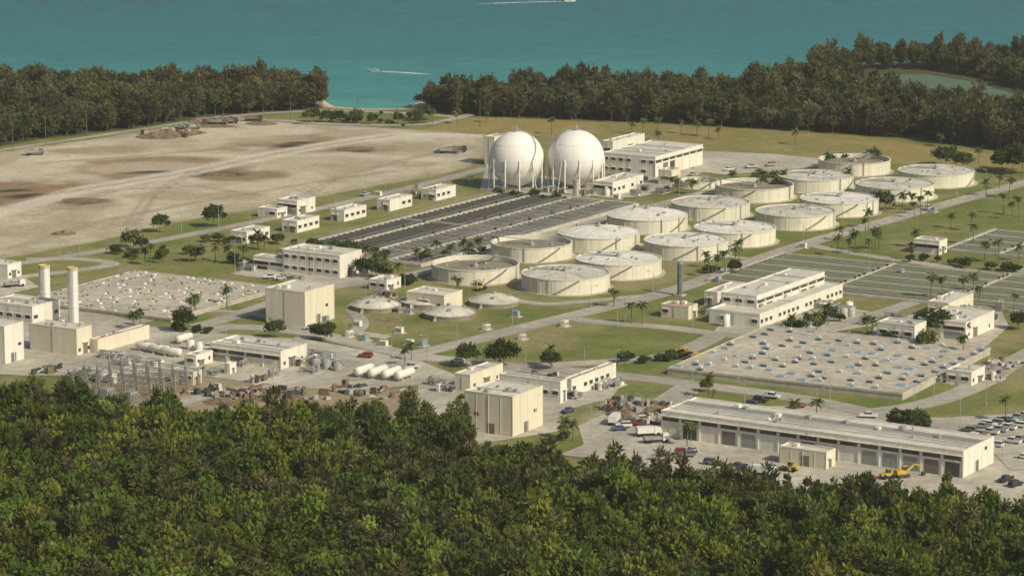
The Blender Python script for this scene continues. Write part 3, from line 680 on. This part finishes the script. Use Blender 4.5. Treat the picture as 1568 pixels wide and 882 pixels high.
# lamp posts
lb=B(); lb.use(STEEL,'pole'); lb.tube((0,0,0),(0,0,9),.11,6,.07); lb.tube((0,0,8.8),(1.6,0,9.3),.05,4); lb.rbox(2.0,0,.9,.35,9.2,9.4); lb.cyl(0,0,0,.5,.25,8)
lm=lb.mesh('street_lamp')
lb=B(); lb.use(BARK,'pole'); lb.tube((0,0,0),(0,0,13),.17,6,.11); lb.tube((-1.2,0,12.3),(1.2,0,12.3),.08,4); lb.tube((-.9,0,12.35),(-.9,0,12.7),.07,5); lb.tube((.9,0,12.35),(.9,0,12.7),.07,5)
um=lb.mesh('utility_pole')
for x,y in [(70,221),(197,197),(313,177),(366,172),(20,232),(133,210),(255,188),(445,186),(548,190),(609,195),(700,180),(735,196)]: X0,Y0=site(x,y); put('utility_pole',um,(X0,Y0,0),R.uniform(0,3))
for x,y in [(92,396),(122,391),(185,380),(215,372),(278,362),(335,350),(382,340),(432,330),(512,318),(560,303),(590,298),(622,290),(652,283),(692,272),(720,268),(530,530),(600,545),(655,556),(805,560),(895,572),(943,577),(1177,578),(1271,612),(957,495),(945,500),(740,555),(1118,395),(1108,352),(1127,348),(1230,378),(1290,362),(1345,345),(1465,305),(1510,292),(1330,420),(1430,610),(1000,455),(905,478),(785,505),(700,525),(1015,290),(975,305),(1040,300),(640,420),(700,405),(480,440),(352,480),(295,500),(240,480),(1400,640),(1470,655),(1250,640),(1140,625),(1060,610),(985,650),(905,668),(1535,700),(1510,620),(360,420),(1375,540),(1300,520),(620,440),(850,555),(1060,500),(770,300),(1150,275),(1200,262),(930,285),(345,510),(560,470)]:
    X0,Y0=site(x,y); put('street_lamp',lm,(X0,Y0,0),R.uniform(0,6.28))
# ---------------------------------------------------------------- vegetation templates
def tree(name,seed,h,cr,kind,leaf,nclump=60,per=16,ls=1.0):
    q=random.Random(seed); b=B(); b.use(BARK,'trunk')
    lean=Vector((q.uniform(-.06,.06),q.uniform(-.06,.06),1)).normalized()
    base=.22 if kind=='pine' else .3
    b.tube((0,0,-.3),lean*h*.6,.02*h*.6,6,.015*h); b.tube(lean*h*.6,lean*h*.9,.015*h,5,.03)
    cl=[]
    if kind=='pine':
        nt_=q.choice([4,5,5,6]); tops=[]
        for k in range(nt_):
            a=k*2.4+q.random(); d=cr*(.05 if k==0 else q.uniform(.3,.68)); tops.append((Vector((d*math.cos(a),d*math.sin(a),0)),1.0 if k==0 else q.uniform(.66,.95)))
        for i in range(nclump):
            o,hs=tops[i%nt_]; t=q.random()**.75; z=h*(base+(hs-base)*t)
            prof=cr*.52*(math.sin(min(1,t*.86+.14)*math.pi)**.55)
            a=q.uniform(0,6.28); rr=prof*math.sqrt(q.uniform(.1,1)); c=o*(.35+.65*t)+Vector((rr*math.cos(a),rr*math.sin(a),z))
            cl.append((c,q.uniform(.6,1.0)*cr*.27))
            if i%6==0: b.tube(Vector((0,0,max(z-cr*.9,h*.12))),c,.09,4,.03)
    else:
        for i in range(nclump):
            a=q.uniform(0,6.28); u=q.uniform(-.1,1); v=math.sqrt(max(0,1-u*u)); k=q.uniform(.68,1.0)*(1+.26*math.sin(3*a+seed)+.14*math.sin(5*a+u*6))
            c=Vector((cr*v*k*math.cos(a),cr*v*k*math.sin(a),h*(.58)+h*.40*u*k)); s=cr*q.uniform(.2,.36)
            cl.append((c,s))
            if i%5==0: b.tube(lean*max(c.z-cr*.5,h*.15),c,.05+.006*h*.4,4,.03)
    b.use(leaf,'foliage')
    vs=[];fs=[]
    for c,s in cl:
        ax=Vector((c.x,c.y,0)); ax=ax.normalized() if ax.length>.1 else Vector((0,0,1))
        for j in range(per):
            d=Vector((q.gauss(0,1),q.gauss(0,1),q.gauss(0,.8))).normalized(); p=c+d*s*q.uniform(.4,1.0)
            if kind=='pine':
                dr=(d*.8+ax*.35+Vector((0,0,.55))).normalized(); L_=q.uniform(.7,1.5)*ls; W_=q.uniform(.14,.30)*ls
            else:
                dr=(d*.8+Vector((q.uniform(-.6,.6),q.uniform(-.6,.6),q.uniform(0,.9)))).normalized(); L_=q.uniform(.55,1.15)*ls; W_=q.uniform(.20,.38)*ls
            nn=(d+ax*.6+Vector((0,0,.9))).normalized(); sd_=dr.cross(nn)
            if sd_.length<1e-3: continue
            sd_.normalize(); o=len(vs)
            vs+= [p-sd_*W_*.6,p+sd_*W_*.6,p+dr*L_*.6+sd_*W_,p+dr*L_,p+dr*L_*.5-sd_*W_]; fs.append((o,o+1,o+2,o+3,o+4))
    b.add(vs,fs)
    return b.mesh(name)
def coll(name,meshes):
    c=bpy.data.collections.new(name)
    for i,m_ in enumerate(meshes):
        o=bpy.data.objects.new('%s_%02d'%(name,i),m_); c.objects.link(o)
    return c
def scatter(name,pts,c,n,smin,smax,seed,weights=None,zs=1.0,zf=None):
    q=np.random.RandomState(seed); N_=len(pts)
    me=bpy.data.meshes.new(name); me.from_pydata([(x,y,-.05) for x,y in pts],[],[])
    a=me.attributes.new('rot','FLOAT_VECTOR','POINT'); r=np.zeros((N_,3)); r[:,2]=q.rand(N_)*6.28; r[:,0]=q.randn(N_)*.06; r[:,1]=q.randn(N_)*.06; a.data.foreach_set('vector',r.ravel())
    a=me.attributes.new('scl','FLOAT_VECTOR','POINT'); s=smin+(smax-smin)*q.rand(N_); sz=s*(.82+.42*q.rand(N_)**1.5)*zs
    P=np.array(pts); sz=sz*(.76+.50*fbm(P[:,0]+40,P[:,1],30,2)); a.data.foreach_set('vector',np.stack([s,s,sz],-1).ravel())
    a=me.attributes.new('idx','INT','POINT'); a.data.foreach_set('value',q.choice(n,N_,p=weights).astype(np.int32))
    o=bpy.data.objects.new(name,me); COL.objects.link(o)
    ng=bpy.data.node_groups.new(name+'_scatter','GeometryNodeTree')
    ng.interface.new_socket('Geometry',in_out='INPUT',socket_type='NodeSocketGeometry'); ng.interface.new_socket('Geometry',in_out='OUTPUT',socket_type='NodeSocketGeometry')
    gi=ng.nodes.new('NodeGroupInput');go=ng.nodes.new('NodeGroupOutput'); ip=ng.nodes.new('GeometryNodeInstanceOnPoints'); ci=ng.nodes.new('GeometryNodeCollectionInfo')
    ci.inputs['Collection'].default_value=c; ci.inputs['Separate Children'].default_value=True; ci.inputs['Reset Children'].default_value=True
    def na(nm,dt):
        k=ng.nodes.new('GeometryNodeInputNamedAttribute'); k.data_type=dt; k.inputs['Name'].default_value=nm
        return [x for x in k.outputs if x.enabled and x.name=='Attribute'][0]
    l=ng.links; l.new(gi.outputs[0],ip.inputs['Points']); l.new(ci.outputs[0],ip.inputs['Instance']); ip.inputs['Pick Instance'].default_value=True
    l.new(na('idx','INT'),ip.inputs['Instance Index']); l.new(na('rot','FLOAT_VECTOR'),ip.inputs['Rotation']); l.new(na('scl','FLOAT_VECTOR'),ip.inputs['Scale']); l.new(ip.outputs[0],go.inputs[0])
    md=o.modifiers.new('scatter','NODES'); md.node_group=ng
    return o
def inpoly(P,step,seed):
    q=np.random.RandomState(seed); P_=np.array(P); x0,y0=P_.min(0);x1,y1=P_.max(0)
    gx,gy=np.meshgrid(np.arange(x0,x1,step),np.arange(y0,y1,step)); gx=gx+q.uniform(-.48,.48,gx.shape)*step; gy=gy+q.uniform(-.48,.48,gy.shape)*step
    k=sdist(P,gx,gy)>.5
    return list(zip(gx[k],gy[k]))
near=coll('near_tree',[tree('nt%d'%i,i,9+i%3*1.0,3.2+.25*(i%3),'dome',LEAFN if i<4 else LEAFY,58,15,1.2) for i in range(6)]+[tree('np%d'%i,20+i,11.5,3.4,'pine',LEAFP,76,13,1.1) for i in range(4)])
far=coll('far_tree',[tree('fp%d'%i,40+i,15+i*.7,4.8,'pine',LEAFF,75,11,1.7) for i in range(4)]+[tree('fd%d'%i,50+i,11,4.2,'dome',LEAFF,50,12,1.5) for i in range(2)])
pn=inpoly(FOR_N,4.8,1); pn=[p for p in pn if p[1]>752]
Pn=np.array(pn); edge=sdist(FOR_N,Pn[:,0],Pn[:,1])
nz=fbm(Pn[:,0],Pn[:,1],34)
pine=(edge<18)&(nz>.38)|(nz>.60)
light=(~pine)&(nz<.40)
A=[p for p,k,l in zip(pn,pine,light) if not k and not l]; Bp=[p for p,k in zip(pn,pine) if k]; Cc=[p for p,l in zip(pn,light) if l]
scatter('mangrove_forest',A,near,10,.78,1.25,2,[.16,.16,.16,.16,.07,.05,.06,.06,.06,.06])
scatter('light_mangrove_stand',Cc,near,10,.75,1.2,12,[.12,.11,.11,.11,.20,.18,.04,.04,.04,.05])
scatter('pine_woodland',Bp,near,10,.78,1.18,3,[.05,.05,.04,.04,.02,.02,.195,.195,.195,.195])
sp2=[site(R.uniform(540,720),R.uniform(660,700)) for _ in range(16)]+[site(R.uniform(90,160),R.uniform(635,650)) for _ in range(4)]
scatter('clearing_edge_pines',sp2,near,10,.7,1.0,31,[0,0,0,0,0,0,.25,.25,.25,.25])
fl=inpoly(FOR_L,5.8,5); fr=inpoly(FOR_R,5.8,6); f2=inpoly(FOR_R2,6.5,8)
W=[.2,.2,.2,.16,.12,.12]
scatter('distant_pine_forest',fl,far,6,.7,1.05,4,W); scatter('distant_pine_forest',fr,far,6,.6,1.0,5,W); scatter('distant_pine_forest',f2,far,6,.6,.9,6,W)
scatter('distant_island_trees',inpoly(ISLE,8,7),far,6,.3,.5,7,W)
shr=coll('shrub',[tree('sh%d'%i,70+i,3.2,2.0,'dome',LEAFD,26,14) for i in range(3)])
sp=[]
for P in [[(300,372),(430,372)],[(350,405),(430,412)],[(545,412),(630,410)],[(450,378),(560,388),(640,402),(745,385)],[(230,398),(300,385)],[(1085,420),(1135,408)],[(570,440),(640,432)],[(1240,500),(1290,490)],[(1345,520),(1420,530)],[(265,505),(330,510)],[(170,385),(230,405)],[(1265,255),(1330,247)],[(1370,645),(1420,655)],[(860,672),(885,668)],[(470,182),(640,192)],[(560,178),(640,182)],[(1150,285),(1200,295)],[(940,560),(1060,545)],[(1395,400),(1568,420)],[(470,505),(540,520)],[(745,300),(860,306)],[(1180,505),(1260,498)],[(300,650),(400,655),(520,655)],[(560,640),(700,655)]]:
    for i in range(len(P)-1):
        (a0,b0),(a1,b1)=P[i],P[i+1]; n_=int(math.hypot(a1-a0,b1-b0)/7)
        for k in range(n_):
            if R.random()<.65: t=R.random(); sp.append(site(a0+(a1-a0)*t+R.uniform(-4,4),b0+(b1-b0)*t+R.uniform(-3,3)))
scatter('shrubs',sp,shr,3,.4,1.0,9)
trm=[tree('tm%d'%i,90+i,7,3.3,'dome',LEAFD,60,16) for i in range(4)]
for x,y,s in [(327,348,1.1),(245,356,.9),(200,380,.9),(215,384,.7),(715,562,1.0),(757,560,.9),(772,562,1.1),(843,566,.8),(280,508,1.0),(420,518,.8),(485,520,.7),(497,522,.7),(1435,515,1.2),(1449,258,1.3),(1475,262,1.1),(1440,252,1),(1550,262,1.5),(1535,265,1.3),(1565,268,1.6),(1268,256,.8),(1290,254,.7),(1337,252,.9),(480,188,.9),(500,188,.8),(520,189,.8),(545,190,.9),(570,191,.7),(610,190,.7),(640,186,.8),(655,184,.9),(1160,290,.9),(1175,292,.9),(1190,296,.8),(1355,322,1),(1345,316,.8),(640,190,.6),(1373,660,.8),(1388,662,.9),(1405,660,.8),(1125,420,.7),(575,425,.9),(590,430,.8),(556,425,.9),(1418,535,.8),(300,400,.7),(1080,600,.5),(1410,512,.9),(1455,510,.8),(1560,505,.8),(740,175,1.2)]:
    X0,Y0=site(x,y); put('broadleaf_tree',R.choice(trm),(X0,Y0,0),R.uniform(0,6),s)
def palm(seed,h):
    q=random.Random(seed); b=B(); b.use(BARK,'trunk'); p=Vector((0,0,-.2)); dx,dy=q.uniform(-.06,.06),q.uniform(-.06,.06)
    for i in range(5):
        n_=p+Vector((dx*h/5*i*.5,dy*h/5*i*.5,h/5)); b.tube(p,n_,.2-.015*i,6,.2-.015*(i+1)); p=n_
    b.use(FROND,'fronds')
    for i in range(20):
        a=i*2.4; el=q.uniform(-.5,1.15); L_=q.uniform(1.9,2.7); pt=p.copy(); d=Vector((math.cos(a)*math.cos(el),math.sin(a)*math.cos(el),math.sin(el)))
        sd_=Vector((-math.sin(a),math.cos(a),0))
        for k in range(5):
            nx2=pt+d*L_/5; w_=.55*(1-abs(k-1.8)/4)
            o=[pt,nx2,nx2+sd_*w_-Vector((0,0,.3))+d*.2,pt+sd_*w_*.9-Vector((0,0,.25))]
            b.add(o,[(0,1,2,3)]); o=[pt,nx2,nx2-sd_*w_-Vector((0,0,.3))+d*.2,pt-sd_*w_*.9-Vector((0,0,.25))]; b.add(o,[(3,2,1,0)])
            pt=nx2; d=(d+Vector((0,0,-.30))).normalized()
    return b.mesh('palm_tree')
pm=[palm(1,6.0),palm(2,7.5),palm(3,5.0),palm(4,9.0)]
PL=[(845,206,1),(967,206,0),(984,207,1),(1007,208,1),(1043,205,0),(1067,209,0),(1085,210,1),(1100,214,0),(1218,222,0),(1008,218,2),(700,190,2),(1440,225,2),
(1170,290,1),(1160,286,1),(1185,292,1),(1200,287,0),(1400,335,1),(1410,330,1),(1355,325,0),(1537,328,3),(1545,304,1),(1560,338,3),(1510,300,0),(1498,250,0),(1487,355,1),(1490,376,1),(1456,350,0),(1425,459,1),(1443,460,1),(1475,458,1),(1500,464,0),(1490,449,0),
(1085,424,1),(1097,420,0),(1110,418,1),(1125,414,1),(1132,400,1),(1080,410,0),(967,496,1),(983,497,1),(1283,392,1),(1300,389,0),(1310,384,0),(1330,389,0),(1340,384,1),(1346,382,0),(1285,369,2),(1325,356,0),(1330,350,0),(1395,399,0),(1403,379,0),(1530,404,1),(1508,399,0),(1560,400,0),
(640,405,0),(655,404,0),(668,402,1),(690,401,0),(710,396,0),(735,391,0),(757,386,0),(720,392,2),(250,404,0),(230,408,1),(222,405,0),(205,388,0),(290,402,0),(310,402,0),(395,382,0),(405,384,2),(350,404,0),(372,404,0),(330,400,0),(560,414,1),(575,416,0),(590,419,0),(545,424,0),(610,428,0),(570,420,2),(300,480,0),(293,484,2),(348,470,0),
(863,678,0),(877,676,0),(866,672,2),(1052,684,1),(1058,676,0),(1085,610,0),(1215,645,0),(1250,642,2),(1373,662,0),(1410,660,0),(1328,515,0),(1335,512,0),(1212,510,0),(1235,506,0),(1250,510,0),(1268,498,1),(1540,645,1),(1480,520,0),(1552,480,1),(1122,287,0),(1122,284,2),(1030,298,1),(1038,296,0),(1060,298,2),(620,560,0),(845,562,0),(700,450,2),(1300,285,0),(940,470,2),(1345,258,1),(1268,262,0),(215,500,0),(205,505,2),(300,480,0),(630,552,0),(590,432,0),(1550,330,0),(1475,545,0),(745,188,0),(662,190,0),(470,192,0),(1530,290,0),(1420,325,1),(1382,322,0),(1395,318,2)]
for x,y,k in PL:
    X0,Y0=site(x,y); put('palm_tree',pm[k],(X0,Y0,0),R.uniform(0,6),R.uniform(.85,1.15))
b=B(); b.use(BARK,'branches'); q=random.Random(5)
def br(p,d,l,r,k):
    e_=p+d*l; b.tube(p,e_,r,5,r*.6)
    if k: 
        for _ in range(4): br(p+d*l*q.uniform(.5,1),(d+Vector((q.uniform(-.8,.8),q.uniform(-.8,.8),q.uniform(0,.5)))).normalized(),l*.68,r*.5,k-1)
br(Vector((0,0,0)),Vector((0,0,1)),2.2,.2,4); X0,Y0=site(1090,618); b.single('bare_tree',(X0,Y0,0))
# ---------------------------------------------------------------- vehicles
def car(paint,kind):
    b=B(); b.use(paint,'body')
    if kind=='sedan':
        b.prism([(-2.3,.35),(2.3,.35),(2.35,.7),(2.1,.85),(1.0,.95),(-1.5,.98),(-2.25,.9),(-2.35,.6)],-.88,.88); g=[(-1.7,.97),(1.0,.95),(.35,1.4),(-1.1,1.42)]; t=[(-1.1,1.42),(.35,1.4),(.3,1.46),(-1.05,1.48)]
    elif kind=='suv':
        b.prism([(-2.4,.4),(2.3,.4),(2.35,.95),(1.1,1.1),(-2.35,1.1),(-2.45,.7)],-.92,.92); g=[(-2.3,1.1),(1.1,1.1),(.6,1.68),(-2.1,1.7)]; t=[(-2.1,1.7),(.6,1.68),(.5,1.76),(-2.0,1.78)]
    else:
        b.prism([(-2.7,.45),(2.6,.45),(2.65,.95),(1.4,1.08),(-2.7,1.05)],-.95,.95); g=[(-.9,1.08),(1.4,1.08),(.9,1.68),(-.7,1.7)]; t=[(-.7,1.7),(.9,1.68),(.8,1.76),(-.6,1.78)]
        b.use(DARKM,'bed'); b.box(-2.6,-.95,-.8,.8,1.06,1.10)
        b.use(paint,'bed_sides'); b.box(-2.7,-.9,.8,.95,1.05,1.35); b.box(-2.7,-.9,-.95,-.8,1.05,1.35)
    b.use(GLASS,'glass'); b.prism(g,-.78,.78); b.use(paint,'roof'); b.prism(t,-.76,.76)
    b.use(TIRE,'wheels')
    for x in(-1.45,1.45):
        for y in(-.9,.66): b.tube((x,y,.34),(x,y+.24,.34),.34,12)
    return b.mesh('car')
def truckm(cab,box_,boxh=2.6,l=6.5,dump=False):
    b=B(); b.use(cab,'cab'); b.prism([(l/2,.6),(l/2+2.1,.6),(l/2+2.15,1.5),(l/2+1.7,2.6),(l/2,2.6)],-1.1,1.1)
    b.use(GLASS,'windscreen'); b.prism([(l/2+2.16,1.55),(l/2+1.78,2.45),(l/2+1.72,2.45),(l/2+2.1,1.55)],-.95,.95)
    b.use(DARKM,'chassis'); b.box(-l/2,l/2+1.8,-.5,.5,.5,.85)
    b.use(box_,'body')
    if dump: b.prism([(-l/2-.3,1.3),(-l/2+.3,.95),(l/2-.3,.95),(l/2-.2,boxh),(-l/2-.5,boxh-.3)],-1.2,1.2); b.use(DIRT,'load'); b.lathe([(1.1,boxh-.25),(.5,boxh+.35),(.01,boxh+.4)],10)
    else: b.box(-l/2,l/2-.2,-1.2,1.2,.9,boxh+.3)
    b.use(TIRE,'wheels')
    for x in(-l/2+.8,-l/2+1.9,l/2+1.1):
        for y in(-1.15,.8): b.tube((x,y,.5),(x,y+.35,.5),.5,12)
    return b.mesh('truck')
cm=[(car(p,k),k) for p in CP_ for k in('sedan','suv','pickup')]
def place(name,me,x,y,a): X0,Y0=site(x,y); put(name,me,(X0,Y0,.26),a)
def rcar(x,y,a):
    me_,k=R.choice(cm[:9]+cm) ; place('pickup_truck' if k=='pickup' else 'parked_car',me_,x,y,a+R.choice([0,math.pi])+R.uniform(-.04,.04))
for row,(x0,y0,x1,y1,n_) in enumerate([(1483,662,1568,640,9),(1487,672,1600,644,9),(1498,690,1600,668,9),(1535,712,1620,690,6)]):
    for i in range(n_):
        if R.random()<.9: t=i/max(1,n_-1); rcar(x0+(x1-x0)*t+R.uniform(-1,1),y0+(y1-y0)*t,TH+math.pi/2)
b=B(); b.use(PAINT,'parking_lines')
for (x0,y0,x1,y1,n_) in [(1478,663,1575,638,10),(1493,692,1606,664,10)]:
    for i in range(n_): X0,Y0=site(x0+(x1-x0)*i/(n_-1),y0+(y1-y0)*i/(n_-1)); b.rbox(X0,Y0,5,.14,.30,.304,TH+math.pi/2)
b.single('road_markings')
for x,y,a in [(1148,622,-.5),(1165,616,-.5),(1181,610,-.5),(1155,628,-.5),(1046,696,.1),(1058,693,.1),(1052,700,.1),(955,655,.2),(985,645,.9),(980,652,.9),(948,660,.2),(560,300,1),(20,437,.4),(1222,625,.3),(1010,705,-.4),(1180,720,-.5),(630,565,.4),(700,556,-.2),(1420,322,1),(1115,262,.5),(1150,258,.5),(1180,255,.5),(560,548,-.3),(870,632,.9),(745,572,.2),(1330,640,-.2),(1395,652,-.2),(320,535,0),(180,545,.3),(1350,518,.5),(1365,515,.5),(985,278,.9),(1060,270,.9),(415,427,0),(430,429,0),(475,505,.2),(1090,712,-.5),(1130,718,-.5),(1330,735,-.5),(1540,738,.8),(1555,745,.8)]: rcar(x,y,a)
bt=truckm(WHITEP,WHITEP,2.4,5.2); dt=truckm(DARKM,RUST,2.4,6.5,True); dt2=truckm(CP_[7],GREY,2.4,6,True); st_=truckm(WHITEP,GREY,1.3,5.5)
place('box_truck',bt,940,650,TH+.3); place('box_truck',st_,1000,678,.2); place('box_truck',st_,18,440,.4); place('box_truck',bt,1165,728,-.5); place('box_truck',bt,988,668,.25)
for i,(x,y) in enumerate([(300,192),(308,189),(316,191),(324,189),(333,191),(341,188),(348,190),(275,199),(283,197),(291,199),(684,235),(697,233),(50,238),(385,186)]): place('dump_truck',R.choice([dt,dt,dt2]),x,y,R.uniform(-.5,.8))
def mound(x,y,l,w,h,seed,mt=DIRT,name='dirt_pile'):
    q=random.Random(seed); X0,Y0=site(x,y); n_=20; vs=[];fs=[]
    for j in range(n_+1):
        for i in range(n_+1):
            u=i/n_*2-1;v=j/n_*2-1; r=math.sqrt(u*u+v*v); z=max(0,1-r)**.8*h*(.6+.8*mn.noise(Vector((u*2.5+seed,v*2.5,0)))+.3*mn.noise(Vector((u*8,v*8,seed)))); vs.append((u*l,v*w,max(z,0)-.1 if r>.98 else z))
    for j in range(n_):
        for i in range(n_): o=j*(n_+1)+i; fs.append((o,o+1,o+n_+2,o+n_+1))
    b=B(); b.use(mt,'soil'); b.add(vs,fs); b.single(name,(X0,Y0,0.05),q.uniform(-.3,.3))
for i,(x,y,l,w_,h_) in enumerate([(255,208,12,9,3.5),(240,211,10,7,2.5),(275,206,9,8,3),(290,204,8,7,2.5),(232,210,8,6,2),(97,358,5,5,1.5),(1005,632,8,6,2.2),(960,635,7,6,1.6),(400,190,8,6,1.8),(430,610,9,6,1.8),(350,615,8,6,1.5),(595,490,5,3,.8),(320,194,14,5,1.5),(130,307,10,6,1.0),(335,267,8,5,.9),(545,228,9,5,1.0)]): mound(x,y,l,w_,h_,i)
def junk(cx,cy,lx,ly,n_,seed,name='scrap_yard'):
    q=random.Random(seed); X0,Y0=site(cx,cy); b=B()
    for i in range(n_):
        x,y=q.uniform(-lx,lx),q.uniform(-ly,ly); b.use(q.choice([RUST,RUST,DARKM,GREY,DIRT,STEEL,DARKM,CONC]),'item'); k=q.random(); a=q.uniform(0,3)
        if k<.4: b.rbox(x,y,q.uniform(1,4),q.uniform(.8,2),0,q.uniform(.6,2.4),a,q.uniform(.7,1))
        elif k<.75: b.tube((x,y,.4),(x+q.uniform(-4,4),y+q.uniform(-4,4),q.uniform(.3,1.8)),q.uniform(.15,.5),8)
        else: b.cyl(x,y,0,q.uniform(.8,2.2),q.uniform(.5,1.2),12)
    b.single(name,(X0,Y0,.1),TH)
junk(985,628,8,12,70,1); junk(265,206,9,12,22,2); junk(690,234,3,6,16,3); junk(350,605,6,14,45,4); junk(440,605,6,14,35,5); junk(970,650,5,6,18,6); junk(640,298,3,5,8,7); junk(120,575,6,14,40,8); junk(560,600,6,12,25,9); junk(1535,560,5,6,20,10); junk(1130,728,2,6,8,12); junk(470,625,5,12,22,13)
def excavator(x,y,a):
    b=B(); b.use(DARKM,'tracks')
    for s in(-1.3,.7): b.prism([(-1.9,.15),(-1.6,0),(1.6,0),(1.9,.15),(1.9,.75),(1.6,.9),(-1.6,.9),(-1.9,.75)],s,s+.6)
    b.use(YEL,'house'); b.prism([(-2.3,1.0),(.8,1.0),(.8,1.7),(-.2,2.3),(-2.3,2.2)],-1.3,1.3)
    b.use(GLASS,'cab'); b.box(.2,1.7,.3,1.25,1.2,2.9); b.use(YEL,'cab_roof'); b.box(.1,1.8,.2,1.35,2.9,3.05)
    b.tube((.9,-.2,1.6),(3.6,-.2,3.6),.30,4,.25); b.tube((3.6,-.2,3.6),(6.0,-.2,2.8),.25,4,.22); b.tube((6.0,-.2,2.8),(6.6,-.2,1.0),.2,4,.16)
    b.use(STEEL,'hydraulics'); b.tube((1.4,-.2,1.5),(3.4,-.2,3.0),.12,5)
    b.use(DARKM,'bucket'); b.prism([(6.1,1.0),(7.2,1.1),(7.1,.2),(6.2,.1)],-.8,.4)
    X0,Y0=site(x,y); e=b.single('excavator',(X0,Y0,.22),a,.95)
def loader(x,y,a):
    b=B(); b.use(YEL,'body'); b.prism([(-2.8,.9),(.9,.9),(1.0,1.8),(-.9,1.9),(-2.8,1.7)],-.9,.9); b.use(GLASS,'cab'); b.box(-.7,.7,-.7,.7,1.9,3.1); b.use(YEL,'cab_roof'); b.box(-.8,.8,-.8,.8,3.1,3.25)
    for s in(-.6,.6): b.tube((.8,s,1.6),(3.2,s,.9),.17,4)
    b.use(DARKM,'bucket'); b.prism([(3.0,.2),(4.2,.15),(3.4,.5),(3.3,1.3),(3.0,1.3)],-1.3,1.3)
    b.use(TIRE,'wheels')
    for x_ in(-1.7,1.3):
        for s in(-1.3,.8): b.tube((x_,s,.75),(x_,s+.5,.75),.75,14)
    X0,Y0=site(x,y); b.single('wheel_loader',(X0,Y0,.22),a,.85)
excavator(1382,731,.35); loader(1360,733,.4); loader(1050,547,.2); excavator(1062,551,2.9); loader(1210,722,2.6); loader(735,445,1)
WK=M('foam',(.50,.57,.54),amt=.3,scale=.3)
def boat(x,y,x2,y2,name='motor_boat',s=.75):
    X0,Y0=site(x,y,-.7); X1,Y1=site(x2,y2,-.7); a=math.atan2(Y0-Y1,X0-X1)
    b=B(); b.use(WHITEP,'hull'); 
    pts=[(-5,-1.4),(2,-1.5),(4.2,-.8),(5.6,0),(4.2,.8),(2,1.5),(-5,1.4)]; n_=7
    b.add([(px*.92,py*.7,-.3) for px,py in pts]+[(px,py,1.1) for px,py in pts],[tuple(range(n_))[::-1],tuple(range(n_,2*n_))]+[(i,(i+1)%n_,n_+(i+1)%n_,n_+i) for i in range(n_)])
    b.use(GLASS,'windscreen'); b.prism([(-1.5,1.1),(1.6,1.1),(.8,1.6),(-1.3,1.7)],-1,1); b.use(WHITEP,'cabin_top'); b.box(-1.8,1.0,-1.1,1.1,1.7,1.8)
    b.use(DARKM,'outboards'); b.box(-5.6,-5,-.6,.6,.2,1.5)
    e=b.parts(name,(X0,Y0,-.55),a); e.scale=(s,s,s)
    w=B(); w.use(WK); q=random.Random(1); vs=[];n_=70
    for i in range(n_):
        t=i/(n_-1); hw=(1.0+3.4*t**.6)*(1-t**3)*q.uniform(.35,1.1); cx=X0+(X1-X0)*t;cy=Y0+(Y1-Y0)*t+math.sin(t*5)*1.5; px,py=-math.sin(a)*hw,math.cos(a)*hw; vs+=[(cx+px,cy+py,-.66),(cx-px,cy-py,-.66)]
    w.add(vs,[(2*i,2*i+1,2*i+3,2*i+2) for i in range(n_-1)]); w.single('boat_wake')
boat(572,110,665,114); boat(872,3,725,6)
# ---------------------------------------------------------------- atmosphere, light, world, camera
hz=bpy.data.materials.new('thin_sea_haze'); hz.use_nodes=True; nt=hz.node_tree; nt.nodes.clear(); o_=nt.nodes.new('ShaderNodeOutputMaterial'); v_=nt.nodes.new('ShaderNodeVolumeScatter'); v_.inputs['Density'].default_value=.000055; v_.inputs['Color'].default_value=(.95,.94,.88,1); v_.inputs['Anisotropy'].default_value=.2; nt.links.new(v_.outputs[0],o_.inputs['Volume'])
b=B(); b.use(hz,'haze'); b.box(-6000,6000,-2500,9000,-3.5,420); b.single('atmospheric_haze')
az=math.radians(-42); el=math.radians(38)
s=Vector((math.cos(az)*math.cos(el),math.sin(az)*math.cos(el),math.sin(el)))
ld=bpy.data.lights.new('sun','SUN'); ld.energy=4.0; ld.angle=math.radians(.5); ld.color=(1,.91,.72); lo=bpy.data.objects.new('sun',ld); COL.objects.link(lo); lo.rotation_euler=s.to_track_quat('Z','Y').to_euler()
w=bpy.data.worlds.new('World'); sc.world=w; w.use_nodes=True; nt=w.node_tree; sk=nt.nodes.new('ShaderNodeTexSky'); sk.sky_type='NISHITA'; sk.sun_disc=False; sk.sun_elevation=el; sk.sun_rotation=math.atan2(s.x,s.y); sk.dust_density=3.0
bg=nt.nodes['Background']; nt.links.new(sk.outputs[0],bg.inputs[0]); bg.inputs[1].default_value=.08
cd=bpy.data.cameras.new('camera'); cd.sensor_width=36; cd.lens=36*F/1568; cd.clip_start=1; cd.clip_end=40000
co_=bpy.data.objects.new('camera',cd); COL.objects.link(co_); co_.location=(0,0,H); co_.rotation_euler=(math.pi/2-PIT,0,0); sc.camera=co_
sc.view_settings.view_transform='Standard'; sc.view_settings.look='None'; sc.view_settings.exposure=0
